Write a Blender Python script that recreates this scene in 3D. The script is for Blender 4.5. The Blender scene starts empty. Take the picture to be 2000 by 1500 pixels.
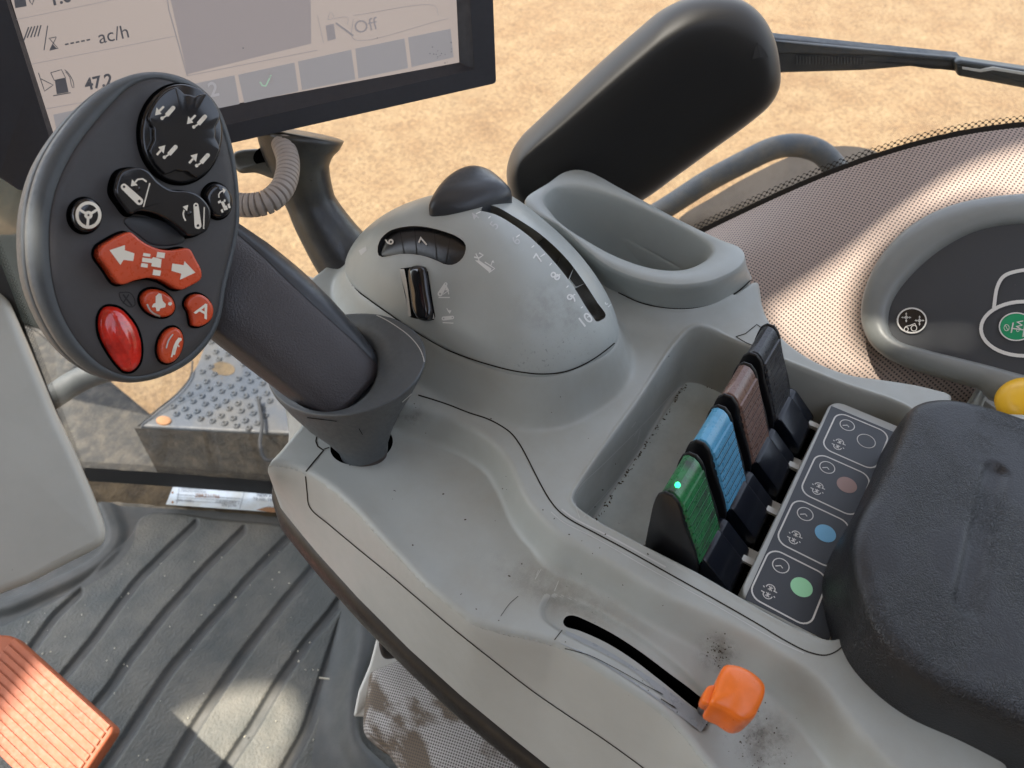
import bpy, bmesh, math, random
import numpy as np
from mathutils import Vector, Matrix
from mathutils.bvhtree import BVHTree
from mathutils.geometry import tessellate_polygon

SC = bpy.context.scene
COL = SC.collection
random.seed(3)
RNG = np.random.default_rng(5)

# ------------------------------------------------------------------ camera
F = 1450.0
CAMH = 0.36
PT = math.radians(48); YW = math.radians(57)
hd = np.array([math.sin(YW), math.cos(YW), 0]); rt = np.array([math.cos(YW), -math.sin(YW), 0])
zz = np.array([0, 0, 1.0])
fw = hd*math.cos(PT) - zz*math.sin(PT)
up = hd*math.sin(PT) + zz*math.cos(PT)
CP = np.array([0, 0, CAMH])
cd = bpy.data.cameras.new('camera'); cam = bpy.data.objects.new('camera', cd); COL.objects.link(cam)
cd.sensor_width = 36.0; cd.lens = 36.0*F/2000.0; cd.clip_start = 0.01; cd.clip_end = 500
M = Matrix((( rt[0], up[0], -fw[0], 0), (rt[1], up[1], -fw[1], 0), (rt[2], up[2], -fw[2], CAMH), (0, 0, 0, 1)))
cam.matrix_world = M
SC.camera = cam
cd.dof.use_dof = True; cd.dof.focus_distance = .45; cd.dof.aperture_fstop = 14

# ------------------------------------------------------------------ light
SUN_DIR = Vector((-0.25, 0.36, 0.90)).normalized()      # towards the sun: ahead, a little left, high
w = bpy.data.worlds.new("World"); SC.world = w; w.use_nodes = True
nt = w.node_tree; bg = nt.nodes['Background']
sky = nt.nodes.new('ShaderNodeTexSky'); sky.sky_type = 'NISHITA'; sky.sun_disc = False
sky.sun_elevation = math.asin(SUN_DIR.z); sky.sun_rotation = math.atan2(SUN_DIR.x, SUN_DIR.y)
sky.dust_density = 2.0
hs = nt.nodes.new('ShaderNodeHueSaturation'); hs.inputs['Saturation'].default_value = .50
nt.links.new(sky.outputs[0], hs.inputs['Color']); nt.links.new(hs.outputs[0], bg.inputs[0]); bg.inputs[1].default_value = 0.15
sd = bpy.data.lights.new('sun', 'SUN'); sd.energy = 2.6; sd.angle = math.radians(1.0); sd.color = (1.0, 0.93, 0.82)
so = bpy.data.objects.new('sun', sd); COL.objects.link(so)
so.rotation_euler = SUN_DIR.to_track_quat('Z', 'Y').to_euler()
SC.view_settings.view_transform = 'Standard'; SC.view_settings.look = 'None'
SC.view_settings.exposure = 2.12; SC.view_settings.gamma = 1.0; SC.view_settings.use_curve_mapping = False
try:
    SC.cycles.max_bounces = 8; SC.cycles.transparent_max_bounces = 12; SC.cycles.use_denoising = True
except Exception: pass

# ------------------------------------------------------------------ modelling aids
def ray(px, py): return fw + rt*(px-1000)/F - up*(py-750)/F
def G(px, py, z):
    r = ray(px, py); return CP + r*(z-CAMH)/r[2]
def D(px, py, d): return CP + ray(px, py)*d
def PL(px, py, o, n):
    r = ray(px, py); return CP + r*(np.dot(o-CP, n)/np.dot(r, n))
def nrm(v): v = np.array(v, float); return v/np.linalg.norm(v)
def zc(pts, ox, oy, s): return [(ox+a*s, oy+b*s) for a, b in pts]

def spline(P, n, closed=False):
    P = np.array(P, float)
    if closed: P = np.vstack([P[-1], P, P[0], P[1]])
    else: P = np.vstack([2*P[0]-P[1], P, 2*P[-1]-P[-2]])
    seg = []
    t = np.concatenate([[0], np.cumsum(np.sqrt(np.linalg.norm(np.diff(P, axis=0), axis=1)+1e-12))])
    for i in range(1, len(P)-2):
        p0, p1, p2, p3 = P[i-1:i+3]; t0, t1, t2, t3 = t[i-1:i+3]
        m1 = (t2-t1)*((p1-p0)/(t1-t0)-(p2-p0)/(t2-t0)+(p2-p1)/(t2-t1))
        m2 = (t2-t1)*((p2-p1)/(t2-t1)-(p3-p1)/(t3-t1)+(p3-p2)/(t3-t2))
        u = np.linspace(0, 1, 16, endpoint=False)[:, None]
        seg.append((2*u**3-3*u**2+1)*p1+(u**3-2*u**2+u)*m1+(-2*u**3+3*u**2)*p2+(u**3-u**2)*m2)
    if not closed: seg.append(P[-2][None])
    S = np.vstack(seg)
    if closed: S = np.vstack([S, S[0]])
    L = np.concatenate([[0], np.cumsum(np.linalg.norm(np.diff(S, axis=0), axis=1))])
    q = np.linspace(0, L[-1], n, endpoint=not closed)
    return np.stack([np.interp(q, L, S[:, k]) for k in range(S.shape[1])], 1)

def tag(o, label=None, cat=None, group=None, kind=None):
    if label: o['label'] = label
    if cat: o['category'] = cat
    if group: o['group'] = group
    if kind: o['kind'] = kind
    return o
def mk(name, V, Fc, mat, parent=None, smooth=True, uv=None, sharp=None):
    me = bpy.data.meshes.new(name)
    me.from_pydata([tuple(map(float, v)) for v in V], [], [tuple(map(int, f)) for f in Fc])
    me.validate(); me.update()
    bm = bmesh.new(); bm.from_mesh(me); bmesh.ops.recalc_face_normals(bm, faces=bm.faces); bm.to_mesh(me); bm.free()
    if smooth:
        me.polygons.foreach_set('use_smooth', [True]*len(me.polygons))
        if sharp:
            try: me.set_sharp_from_angle(angle=math.radians(sharp))
            except Exception: pass
    if uv is not None:
        l = me.uv_layers.new(name='UVMap')
        vi = np.empty(len(me.loops), int); me.loops.foreach_get('vertex_index', vi)
        l.data.foreach_set('uv', np.asarray(uv)[vi].astype(np.float32).ravel())
    if mat: me.materials.append(mat)
    o = bpy.data.objects.new(name, me); COL.objects.link(o)
    if parent: o.parent = parent
    return o
def empty(name, loc=(0, 0, 0)):
    o = bpy.data.objects.new(name, None); COL.objects.link(o); o.empty_display_size = .02
    return o
class MB:
    def __init__(s): s.V = []; s.F = []
    def add(s, V, Fc):
        k = len(s.V); s.V += [tuple(v) for v in V]; s.F += [tuple(i+k for i in f) for f in Fc]; return s
    def build(s, name, mat, parent=None, smooth=True, sharp=35): return mk(name, s.V, s.F, mat, parent, smooth, sharp=sharp)
def grid_faces(r, n, closed):
    f = []
    for i in range(r-1):
        for j in range(n if closed else n-1):
            k = (j+1) % n; f.append((i*n+j, i*n+k, (i+1)*n+k, (i+1)*n+j))
    return f
def loft(rows, closed=True, cap0=False, cap1=False):
    n = len(rows[0]); V = np.vstack(rows); f = grid_faces(len(rows), n, closed)
    V = list(V)
    for cap, i in ((cap0, 0), (cap1, len(rows)-1)):
        if cap:
            c = np.mean(rows[i], axis=0); V.append(c); m = len(V)-1
            for j in range(n): f.append((i*n+j, i*n+(j+1) % n, m))
    return V, f
def loft_obj(name, rows, mat, parent=None, closed=True, cap0=False, cap1=False, sharp=None, uv=False):
    V, f = loft(rows, closed, cap0, cap1)
    U = None
    if uv:
        R = np.array(rows); du = np.concatenate([np.zeros((len(R), 1)), np.cumsum(np.linalg.norm(np.diff(R, axis=1), axis=2), axis=1)], 1)
        dv = np.concatenate([np.zeros((1, R.shape[1])), np.cumsum(np.linalg.norm(np.diff(R, axis=0), axis=2), axis=0)], 0)
        U = np.stack([du, dv], -1).reshape(-1, 2)
        if len(V) > len(U): U = np.vstack([U, np.zeros((len(V)-len(U), 2))])
    return mk(name, V, f, mat, parent, sharp=sharp, uv=U)
def inset(L, n, d):
    # offset a closed planar loop inward by d
    L = np.array(L); t = np.roll(L, -1, 0)-np.roll(L, 1, 0)
    m = np.cross(n, t); m /= np.linalg.norm(m, axis=1)[:, None]+1e-12
    c = L.mean(0)
    area = sum(np.dot(n, np.cross(L[i]-c, L[(i+1) % len(L)]-c)) for i in range(len(L)))
    if area < 0: m = -m
    return L + m*d
def pillow(name, L, n, h, r, mat, parent=None, steps=5, crown=0.0, sharp=None, inner=None):
    """solid: loop L is the outline of the top (before rounding), n outward normal, h thickness, r edge radius"""
    n = nrm(n); L = np.array(L); rows = [L-n*h]
    for k in range(steps+1):
        a = math.pi/2*k/steps
        rows.append(inset(L, n, r*(1-math.cos(a))) - n*(r - r*math.sin(a)))
    T = rows[-1]; c = T.mean(0)
    if crown or inner:
        for s in (.85, .65, .4, .2, .08): rows.append(c+(T-c)*s + n*crown*(1-s*s))
    return loft_obj(name, rows, mat, parent, cap0=True, cap1=True, sharp=sharp)
def tri(loops3, n):
    """triangulate a planar polygon with holes"""
    n = nrm(n); a = nrm(np.cross(n, [0.3, 0.5, .81])); b = np.cross(n, a)
    pl = [[Vector((float(np.dot(p, a)), float(np.dot(p, b)), 0)) for p in L] for L in loops3]
    t = tessellate_polygon(pl); V = [p for L in loops3 for p in L]
    return V, [tuple(x) for x in t]
def prism(loops3, n, h):
    V, t = tri(loops3, n); k = len(V); n = nrm(n)
    V2 = [np.array(v) for v in V] + [np.array(v)-n*h for v in V]
    f = list(t)+[(a+k, b+k, c+k) for a, b, c in t]
    s = 0
    for L in loops3:
        m = len(L)
        for i in range(m): j = (i+1) % m; f.append((s+i, s+j, s+j+k, s+i+k))
        s += m
    return V2, f
def tube(P, rad, n=16, caps=True):
    P = np.array(P, float); T = np.gradient(P, axis=0); T /= np.linalg.norm(T, axis=1)[:, None]
    rad = np.broadcast_to(rad, (len(P),)); rows = []
    a = np.cross(T[0], [0.1, .2, 1]); a /= np.linalg.norm(a)
    th = np.linspace(0, 2*np.pi, n, endpoint=False)
    for p, t, r in zip(P, T, rad):
        a = a-t*np.dot(a, t); a /= np.linalg.norm(a); b = np.cross(t, a)
        rows.append(p + r*(np.cos(th)[:, None]*a + np.sin(th)[:, None]*b))
    return loft(rows, True, caps, caps)
def box(x0, x1, y0, y1, z0, z1):
    V = [(x, y, z) for z in (z0, z1) for y in (y0, y1) for x in (x0, x1)]
    return V, [(0, 1, 3, 2), (4, 6, 7, 5), (0, 4, 5, 1), (2, 3, 7, 6), (0, 2, 6, 4), (1, 5, 7, 3)]
def ell(cx, cy, a, b, rot=0, n=40):
    t = np.linspace(0, 2*np.pi, n, endpoint=False); c, s = math.cos(math.radians(rot)), math.sin(math.radians(rot))
    x = a*np.cos(t); y = b*np.sin(t); return [(cx+u*c-v*s, cy+u*s+v*c) for u, v in zip(x, y)]

# ---- marks drawn on real surfaces
class Surf:
    """finds where on a built surface a point of the drawing falls"""
    def __init__(s, objs=None, plane=None):
        s.plane = plane; s.t = []
        for o in objs or []:
            me = o.data; V = [o.matrix_world @ v.co for v in me.vertices]
            s.t.append(BVHTree.FromPolygons(V, [tuple(p.vertices) for p in me.polygons]))
    def hit(s, px, py):
        if s.plane is not None: return PL(px, py, s.plane[0], s.plane[1]), np.array(s.plane[1])
        r = ray(px, py); r = r/np.linalg.norm(r); best = None
        for t in s.t:
            q, nn, i, d = t.ray_cast(Vector(CP), Vector(r))
            if q is not None and (best is None or d < best[2]): best = (np.array(q), np.array(nn), d)
        if best is None: return None, None
        nn = best[1]
        if np.dot(nn, r) > 0: nn = -nn
        return best[0], nn
OFF = 0.00025
def rib_px(pts, w, closed=False, dense=6, smooth=True):
    """2d ribbon (drawing units) -> quads"""
    P = np.array(pts, float)
    if smooth and len(P) > 2:
        L = np.sum(np.linalg.norm(np.diff(P, axis=0), axis=1)); P = spline(P, max(4, int(L/dense)), closed)
    else:
        if closed: P = np.vstack([P, P[:1]])
        Q = []
        for a, b in zip(P[:-1], P[1:]):
            m = max(1, int(np.linalg.norm(b-a)/dense))
            Q += [a+(b-a)*k/m for k in range(m)]
        if not closed: Q.append(P[-1])
        P = np.array(Q)
    if closed: T = np.roll(P, -1, 0)-np.roll(P, 1, 0)
    else: T = np.gradient(P, axis=0)
    T /= np.linalg.norm(T, axis=1)[:, None]+1e-9
    N = np.stack([-T[:, 1], T[:, 0]], 1)
    w = np.broadcast_to(w, (len(P),))[:, None]
    A = P+N*w/2; B = P-N*w/2; n = len(P)
    f = [(i, (i+1) % n, n+(i+1) % n, n+i) for i in range(n if closed else n-1)]
    return np.vstack([A, B]), f
def fill_px(loops):
    pl = [[Vector((p[0], p[1], 0)) for p in L] for L in loops]
    return np.array([p for L in loops for p in L], float), [tuple(t) for t in tessellate_polygon(pl)]
class Marks:
    def __init__(s, surf, off=OFF): s.s = surf; s.mb = MB(); s.off = off
    def add2(s, V2, f):
        V = []; ok = []
        for p in V2:
            q, n = s.s.hit(p[0], p[1])
            if q is None: V.append(np.zeros(3)); ok.append(False)
            else: V.append(q+n*s.off); ok.append(True)
        s.mb.add(V, [t for t in f if all(ok[i] for i in t)]); return s
    def line(s, pts, w, closed=False, smooth=True, dense=6): return s.add2(*rib_px(pts, w, closed, dense, smooth))
    def fill(s, *loops): return s.add2(*fill_px(loops))
    def ring(s, cx, cy, a, b, w, rot=0): return s.line(ell(cx, cy, a, b, rot), w, closed=True, smooth=False, dense=4)
    def disc(s, cx, cy, a, b=None, rot=0): return s.fill(ell(cx, cy, a, b or a, rot, 24))
    def text(s, txt, cx, cy, h, ang=0, sx=1.0, shear=0, bold=0.0):
        V2, f = text_mesh(txt, bold); a = math.radians(ang)
        ex = np.array([math.cos(a), math.sin(a)])*h*sx; ey = np.array([math.sin(a+shear), -math.cos(a+shear)])*h
        return s.add2([np.array([cx, cy])+ex*p[0]+ey*p[1] for p in V2], f)
    def build(s, name, mat, parent): return s.mb.build(name, mat, parent, smooth=False, sharp=None) if s.mb.F else None
_tc = {}
def text_mesh(txt, bold=0.0):
    k = (txt, bold)
    if k in _tc: return _tc[k]
    c = bpy.data.curves.new('t', 'FONT'); c.body = txt; c.size = 1.4; c.align_x = 'CENTER'; c.align_y = 'CENTER'; c.offset = bold; c.resolution_u = 4
    o = bpy.data.objects.new('t', c); COL.objects.link(o)
    dg = bpy.context.evaluated_depsgraph_get(); me = o.evaluated_get(dg).to_mesh()
    V = [(v.co.x, v.co.y) for v in me.vertices]; f = [tuple(p.vertices) for p in me.polygons]
    o.evaluated_get(dg).to_mesh_clear(); bpy.data.objects.remove(o); bpy.data.curves.remove(c)
    _tc[k] = (V, f); return _tc[k]

# ------------------------------------------------------------------ materials
def mat(name, col, rough=.5, grain=0.0, gscale=2500, mott=0.0, mscale=40, spots=0.0, spot_col=(.03, .025, .02), sscale=350,
        spec=.5, metal=0.0, coat=0.0, emis=None, es=0.0, trans=0.0, sss=0.0, gdist=.0002, tint=None):
    m = bpy.data.materials.new(name); m.use_nodes = True; t = m.node_tree; b = t.nodes['Principled BSDF']
    b.inputs['Roughness'].default_value = rough; b.inputs['Metallic'].default_value = metal
    b.inputs['Specular IOR Level'].default_value = spec; b.inputs['Coat Weight'].default_value = coat; b.inputs['Coat Roughness'].default_value = .08
    b.inputs['Base Color'].default_value = (*col, 1)
    if emis: b.inputs['Emission Color'].default_value = (*emis, 1); b.inputs['Emission Strength'].default_value = es
    if trans: b.inputs['Transmission Weight'].default_value = trans
    if sss: b.inputs['Subsurface Weight'].default_value = sss; b.inputs['Subsurface Scale'].default_value = .004
    tc = t.nodes.new('ShaderNodeTexCoord'); cur = None
    def noise(scale, det=3, r=.5):
        n = t.nodes.new('ShaderNodeTexNoise'); n.inputs['Scale'].default_value = scale; n.inputs['Detail'].default_value = det
        n.inputs['Roughness'].default_value = r; t.links.new(tc.outputs['Object'], n.inputs['Vector']); return n
    def mix(fac, a, bcol):
        x = t.nodes.new('ShaderNodeMix'); x.data_type = 'RGBA'
        t.links.new(fac, x.inputs['Factor'])
        if hasattr(a, 'links') or isinstance(a, bpy.types.NodeSocket): t.links.new(a, x.inputs['A'])
        else: x.inputs['A'].default_value = (*a, 1)
        x.inputs['B'].default_value = (*bcol, 1); return x.outputs['Result']
    def ramp(src, a, c):
        r = t.nodes.new('ShaderNodeMapRange'); r.inputs['From Min'].default_value = a; r.inputs['From Max'].default_value = c
        t.links.new(src, r.inputs['Value']); return r.outputs['Result']
    cur = col
    if mott:
        n = noise(mscale, 6, .65); tt = tint or tuple(c*(1-mott) for c in col)
        cur = mix(ramp(n.outputs['Fac'], .42, .68), cur, tt)
        n2 = noise(mscale*6, 4, .6)
        rr = t.nodes.new('ShaderNodeMapRange'); rr.inputs['From Min'].default_value = .3; rr.inputs['From Max'].default_value = .7
        rr.inputs['To Min'].default_value = max(.05, rough-.08); rr.inputs['To Max'].default_value = min(1, rough+.1)
        t.links.new(n2.outputs['Fac'], rr.inputs['Value']); t.links.new(rr.outputs['Result'], b.inputs['Roughness'])
    if spots:
        n = noise(sscale, 2, .5); cur = mix(ramp(n.outputs['Fac'], .80-spots, .815-spots), cur, spot_col)
    if cur is not col: t.links.new(cur, b.inputs['Base Color'])
    if grain:
        n = noise(gscale, 3, .6); bu = t.nodes.new('ShaderNodeBump'); bu.inputs['Strength'].default_value = grain
        bu.inputs['Distance'].default_value = gdist
        t.links.new(n.outputs['Fac'], bu.inputs['Height']); t.links.new(bu.outputs['Normal'], b.inputs['Normal'])
    return m
GREY = mat('grey plastic', (.375, .390, .360), .42, grain=.35, gscale=1800, mott=.14, mscale=14, tint=(.335, .335, .295), spots=.02, sscale=260)
GREY2 = mat('lighter grey plastic', (.37, .395, .375), .38, grain=.2, gscale=2200, mott=.08, mscale=20)
GREYL = mat('pale grey plastic', (.405, .415, .385), .4, grain=.3, gscale=2000, mott=.06, mscale=18, spots=.01)
GREYF = mat('bin floor plastic', (.33, .35, .33), .5, grain=.3, gscale=1500, mott=.15, mscale=25, spots=.05)
CHAR = mat('charcoal plastic', (.050, .047, .047), .45, grain=.5, gscale=3000, mott=.1, mscale=60)
CHARB = mat('blue charcoal plastic', (.078, .088, .094), .5, grain=.5, gscale=2600, mott=.1, mscale=60)
LEATH = mat('grained brown charcoal', (.055, .049, .050), .34, grain=1.0, gscale=900, gdist=.0004)
RUBB = mat('smooth dark rubber', (.038, .042, .047), .38, grain=.15, gscale=900, mott=.2, mscale=50)
BLK = mat('black plastic', (.006, .006, .007), .3, grain=.2, gscale=1500)
BLKG = mat('gloss black', (.010, .010, .012), .12, coat=.3)
BLKM = mat('matt black', (.012, .012, .012), .75)
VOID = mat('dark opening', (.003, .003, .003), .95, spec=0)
SPECK = mat('brown speck', (.07, .055, .04), .9, spec=.1)
DIRTY = mat('grimy seam', (.030, .026, .021), .9, spec=.1)
SHINE = mat('worn pale edge', (.5, .5, .47), .35)
WHITE = mat('white print', (.62, .60, .55), .5)
FAINT = mat('faded print', (.70, .71, .68), .5)
FAINT2 = mat('worn print', (.50, .51, .50), .5)
CREAM = mat('cream symbol', (.78, .72, .60), .5)
RED = mat('red plastic', (.62, .075, .02), .3, coat=.2, mott=.15, mscale=80)
REDG = mat('clear red lens', (.75, .03, .015), .12, coat=.6, sss=.3, mott=.45, mscale=110)
ORNG = mat('orange plastic', (.85, .17, .012), .35, coat=.1, grain=.15, gscale=900, mott=.12, mscale=60, spots=.02)
SALM = mat('faded orange rubber', (.40, .105, .04), .6, grain=.3, gscale=900, mott=.15, mscale=40, spots=.07, spot_col=(.25, .07, .04))
YEL = mat('yellow plastic', (.75, .42, .01), .35, spots=.03)
GREEN = mat('green plastic', (.02, .17, .05), .3, mott=.85, mscale=90, tint=(.03, .035, .03), coat=.1)
GREENL = mat('lit green lamp', (.02, .6, .2), .3, emis=(.03, 1, .3), es=.7)
BLUE = mat('blue plastic', (.09, .32, .50), .3, mott=.25, mscale=80, coat=.1)
BROWN = mat('brown plastic', (.17, .095, .07), .3, mott=.2, mscale=80, coat=.15)
BLKC = mat('black cap plastic', (.03, .03, .032), .3, mott=.2, mscale=80)
NAVY = mat('blue black plastic', (.006, .0075, .012), .25, spec=.4)
DECAL = mat('dark grey label film', (.034, .038, .043), .42, grain=.1, gscale=3000, spots=.02, spot_col=(.12, .12, .12))
DGREEN = mat('pale green print', (.33, .68, .38), .5)
DBLUE = mat('sky blue print', (.17, .45, .68), .5)
DBROWN = mat('brown print', (.34, .22, .19), .5)
SGREEN = mat('green print', (.0, .26, .10), .45)

def node_mat(name):
    m = bpy.data.materials.new(name); m.use_nodes = True; t = m.node_tree; return m, t, t.nodes['Principled BSDF']
def N(t, kind, **kw):
    n = t.nodes.new(kind)
    for k, v in kw.items():
        if k in n.inputs: n.inputs[k].default_value = v
        else: setattr(n, k, v)
    return n

# dotted pattern from uv (metres): staggered holes
def holes(t, pitch, rad, soft, uvscale=(1, 1)):
    uv = N(t, 'ShaderNodeUVMap'); L = t.links.new; res = []
    for off in (0, .5):
        mp = N(t, 'ShaderNodeMapping'); mp.inputs['Scale'].default_value = (uvscale[0]/pitch, uvscale[1]/pitch, 1); mp.inputs['Location'].default_value = (off, off, 0)
        L(uv.outputs[0], mp.inputs[0]); fr = N(t, 'ShaderNodeVectorMath', operation='FRACTION'); L(mp.outputs[0], fr.inputs[0])
        sb = N(t, 'ShaderNodeVectorMath', operation='SUBTRACT'); L(fr.outputs[0], sb.inputs[0]); sb.inputs[1].default_value = (.5, .5, 0)
        mul = N(t, 'ShaderNodeVectorMath', operation='MULTIPLY'); L(sb.outputs[0], mul.inputs[0]); mul.inputs[1].default_value = (1, 1, 0)
        ln = N(t, 'ShaderNodeVectorMath', operation='LENGTH'); L(mul.outputs[0], ln.inputs[0]); res.append(ln.outputs['Value'])
    mn = N(t, 'ShaderNodeMath', operation='MINIMUM'); L(res[0], mn.inputs[0]); L(res[1], mn.inputs[1])
    mr = N(t, 'ShaderNodeMapRange'); mr.inputs['From Min'].default_value = rad-soft; mr.inputs['From Max'].default_value = rad+soft
    L(mn.outputs[0], mr.inputs['Value']); return mr.outputs['Result']     # 0 in hole, 1 outside
PERF, t, b = node_mat('perforated trim')
h = holes(t, .0039, .19, .08)
mx = N(t, 'ShaderNodeMix', data_type='RGBA'); t.links.new(h, mx.inputs['Factor']); mx.inputs['A'].default_value = (.035, .03, .03, 1); mx.inputs['B'].default_value = (.37, .285, .235, 1)
t.links.new(mx.outputs['Result'], b.inputs['Base Color']); b.inputs['Roughness'].default_value = .6
bu = N(t, 'ShaderNodeBump', Strength=.6, Distance=.0006); t.links.new(h, bu.inputs['Height']); t.links.new(bu.outputs[0], b.inputs['Normal'])
FABR, t, b = node_mat('dotted grey fabric')
h = holes(t, .0030, .24, .09)
tc = N(t, 'ShaderNodeTexCoord'); mp = N(t, 'ShaderNodeMapping'); mp.inputs['Scale'].default_value = (1, .55, 1.4); t.links.new(tc.outputs['Object'], mp.inputs[0])
nz = N(t, 'ShaderNodeTexNoise', Scale=38, Detail=4, Roughness=.55); t.links.new(mp.outputs[0], nz.inputs['Vector'])
sep = N(t, 'ShaderNodeSeparateXYZ'); uvn = N(t, 'ShaderNodeUVMap'); t.links.new(uvn.outputs[0], sep.inputs[0])
rmp = N(t, 'ShaderNodeMapRange'); rmp.inputs['From Min'].default_value = .02; rmp.inputs['From Max'].default_value = .22; t.links.new(sep.outputs['Y'], rmp.inputs['Value'])
ad = N(t, 'ShaderNodeMath', operation='MULTIPLY_ADD'); t.links.new(rmp.outputs[0], ad.inputs[0]); ad.inputs[1].default_value = .20; t.links.new(nz.outputs['Fac'], ad.inputs[2])
mr = N(t, 'ShaderNodeMapRange'); mr.inputs['From Min'].default_value = .56; mr.inputs['From Max'].default_value = .66; t.links.new(ad.outputs[0], mr.inputs['Value'])
c1 = N(t, 'ShaderNodeMix', data_type='RGBA'); t.links.new(mr.outputs[0], c1.inputs['Factor']); c1.inputs['A'].default_value = (.42, .40, .37, 1); c1.inputs['B'].default_value = (.14, .105, .07, 1)
c2 = N(t, 'ShaderNodeMix', data_type='RGBA'); t.links.new(h, c2.inputs['Factor']); c2.inputs['A'].default_value = (.07, .06, .05, 1); t.links.new(c1.outputs['Result'], c2.inputs['B'])
t.links.new(c2.outputs['Result'], b.inputs['Base Color']); b.inputs['Roughness'].default_value = .85
bu = N(t, 'ShaderNodeBump', Strength=.5, Distance=.0005); t.links.new(h, bu.inputs['Height']); t.links.new(bu.outputs[0], b.inputs['Normal'])
# ground: dry sandy gravel
DIRT, t, b = node_mat('dry gravel')
tc = N(t, 'ShaderNodeTexCoord')
n1 = N(t, 'ShaderNodeTexNoise', Scale=42, Detail=8, Roughness=.75); n2 = N(t, 'ShaderNodeTexNoise', Scale=3.0, Detail=5, Roughness=.6); v1 = N(t, 'ShaderNodeTexVoronoi', Scale=70)
for q in (n1, n2, v1): t.links.new(tc.outputs['Object'], q.inputs['Vector'])
cr = N(t, 'ShaderNodeValToRGB'); t.links.new(n1.outputs['Fac'], cr.inputs[0]); e = cr.color_ramp.elements
e[0].position = .34; e[0].color = (.10, .062, .027, 1); e[1].position = .66; e[1].color = (.27, .185, .092, 1)
m2 = N(t, 'ShaderNodeMix', data_type='RGBA', blend_type='MULTIPLY'); r2 = N(t, 'ShaderNodeMapRange'); r2.inputs['From Min'].default_value = .35; r2.inputs['From Max'].default_value = .65; t.links.new(n2.outputs['Fac'], r2.inputs['Value'])
t.links.new(r2.outputs[0], m2.inputs['Factor']); t.links.new(cr.outputs[0], m2.inputs['A']); m2.inputs['B'].default_value = (.78, .70, .62, 1)
m3 = N(t, 'ShaderNodeMix', data_type='RGBA'); r3 = N(t, 'ShaderNodeMapRange'); r3.inputs['From Min'].default_value = .10; r3.inputs['From Max'].default_value = .02; t.links.new(v1.outputs['Distance'], r3.inputs['Value'])
t.links.new(r3.outputs[0], m3.inputs['Factor']); t.links.new(m2.outputs['Result'], m3.inputs['A']); m3.inputs['B'].default_value = (.40, .31, .19, 1)
t.links.new(m3.outputs['Result'], b.inputs['Base Color']); b.inputs['Roughness'].default_value = .95
bu = N(t, 'ShaderNodeBump', Strength=.8, Distance=.02); t.links.new(n1.outputs['Fac'], bu.inputs['Height']); t.links.new(bu.outputs[0], b.inputs['Normal'])
# cushion skin
SKIN, t, b = node_mat('cracked black foam skin')
tc = N(t, 'ShaderNodeTexCoord'); nzz = N(t, 'ShaderNodeTexNoise', Scale=120, Detail=3); t.links.new(tc.outputs['Object'], nzz.inputs['Vector'])
mxv = N(t, 'ShaderNodeMix', data_type='VECTOR'); mxv.inputs['Factor'].default_value = .012; t.links.new(tc.outputs['Object'], mxv.inputs['A']); t.links.new(nzz.outputs['Color'], mxv.inputs['B'])
vo = N(t, 'ShaderNodeTexVoronoi', feature='DISTANCE_TO_EDGE', Scale=620); t.links.new(mxv.outputs['Result'], vo.inputs['Vector'])
nb = N(t, 'ShaderNodeTexNoise', Scale=900, Detail=3); t.links.new(tc.outputs['Object'], nb.inputs['Vector'])
nl = N(t, 'ShaderNodeTexNoise', Scale=22, Detail=4); t.links.new(tc.outputs['Object'], nl.inputs['Vector'])
r1 = N(t, 'ShaderNodeMapRange'); r1.inputs['From Min'].default_value = .0; r1.inputs['From Max'].default_value = .16; t.links.new(vo.outputs['Distance'], r1.inputs['Value'])
rl = N(t, 'ShaderNodeMapRange'); rl.inputs['From Min'].default_value = .42; rl.inputs['From Max'].default_value = .6; t.links.new(nl.outputs['Fac'], rl.inputs['Value'])
mm = N(t, 'ShaderNodeMath', operation='MULTIPLY'); inv = N(t, 'ShaderNodeMath', operation='SUBTRACT'); inv.inputs[0].default_value = 1; t.links.new(r1.outputs[0], inv.inputs[1])
t.links.new(inv.outputs[0], mm.inputs[0]); t.links.new(rl.outputs[0], mm.inputs[1])
hh = N(t, 'ShaderNodeMath', operation='MULTIPLY_ADD'); t.links.new(mm.outputs[0], hh.inputs[0]); hh.inputs[1].default_value = -1.1; t.links.new(nb.outputs['Fac'], hh.inputs[2])
bu = N(t, 'ShaderNodeBump', Strength=.8, Distance=.0003); t.links.new(hh.outputs[0], bu.inputs['Height']); t.links.new(bu.outputs[0], b.inputs['Normal'])
cm = N(t, 'ShaderNodeMix', data_type='RGBA'); t.links.new(mm.outputs[0], cm.inputs['Factor']); cm.inputs['A'].default_value = (.011, .011, .0118, 1); cm.inputs['B'].default_value = (.004, .004, .004, 1)
t.links.new(cm.outputs['Result'], b.inputs['Base Color']); b.inputs['Roughness'].default_value = .42
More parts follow.
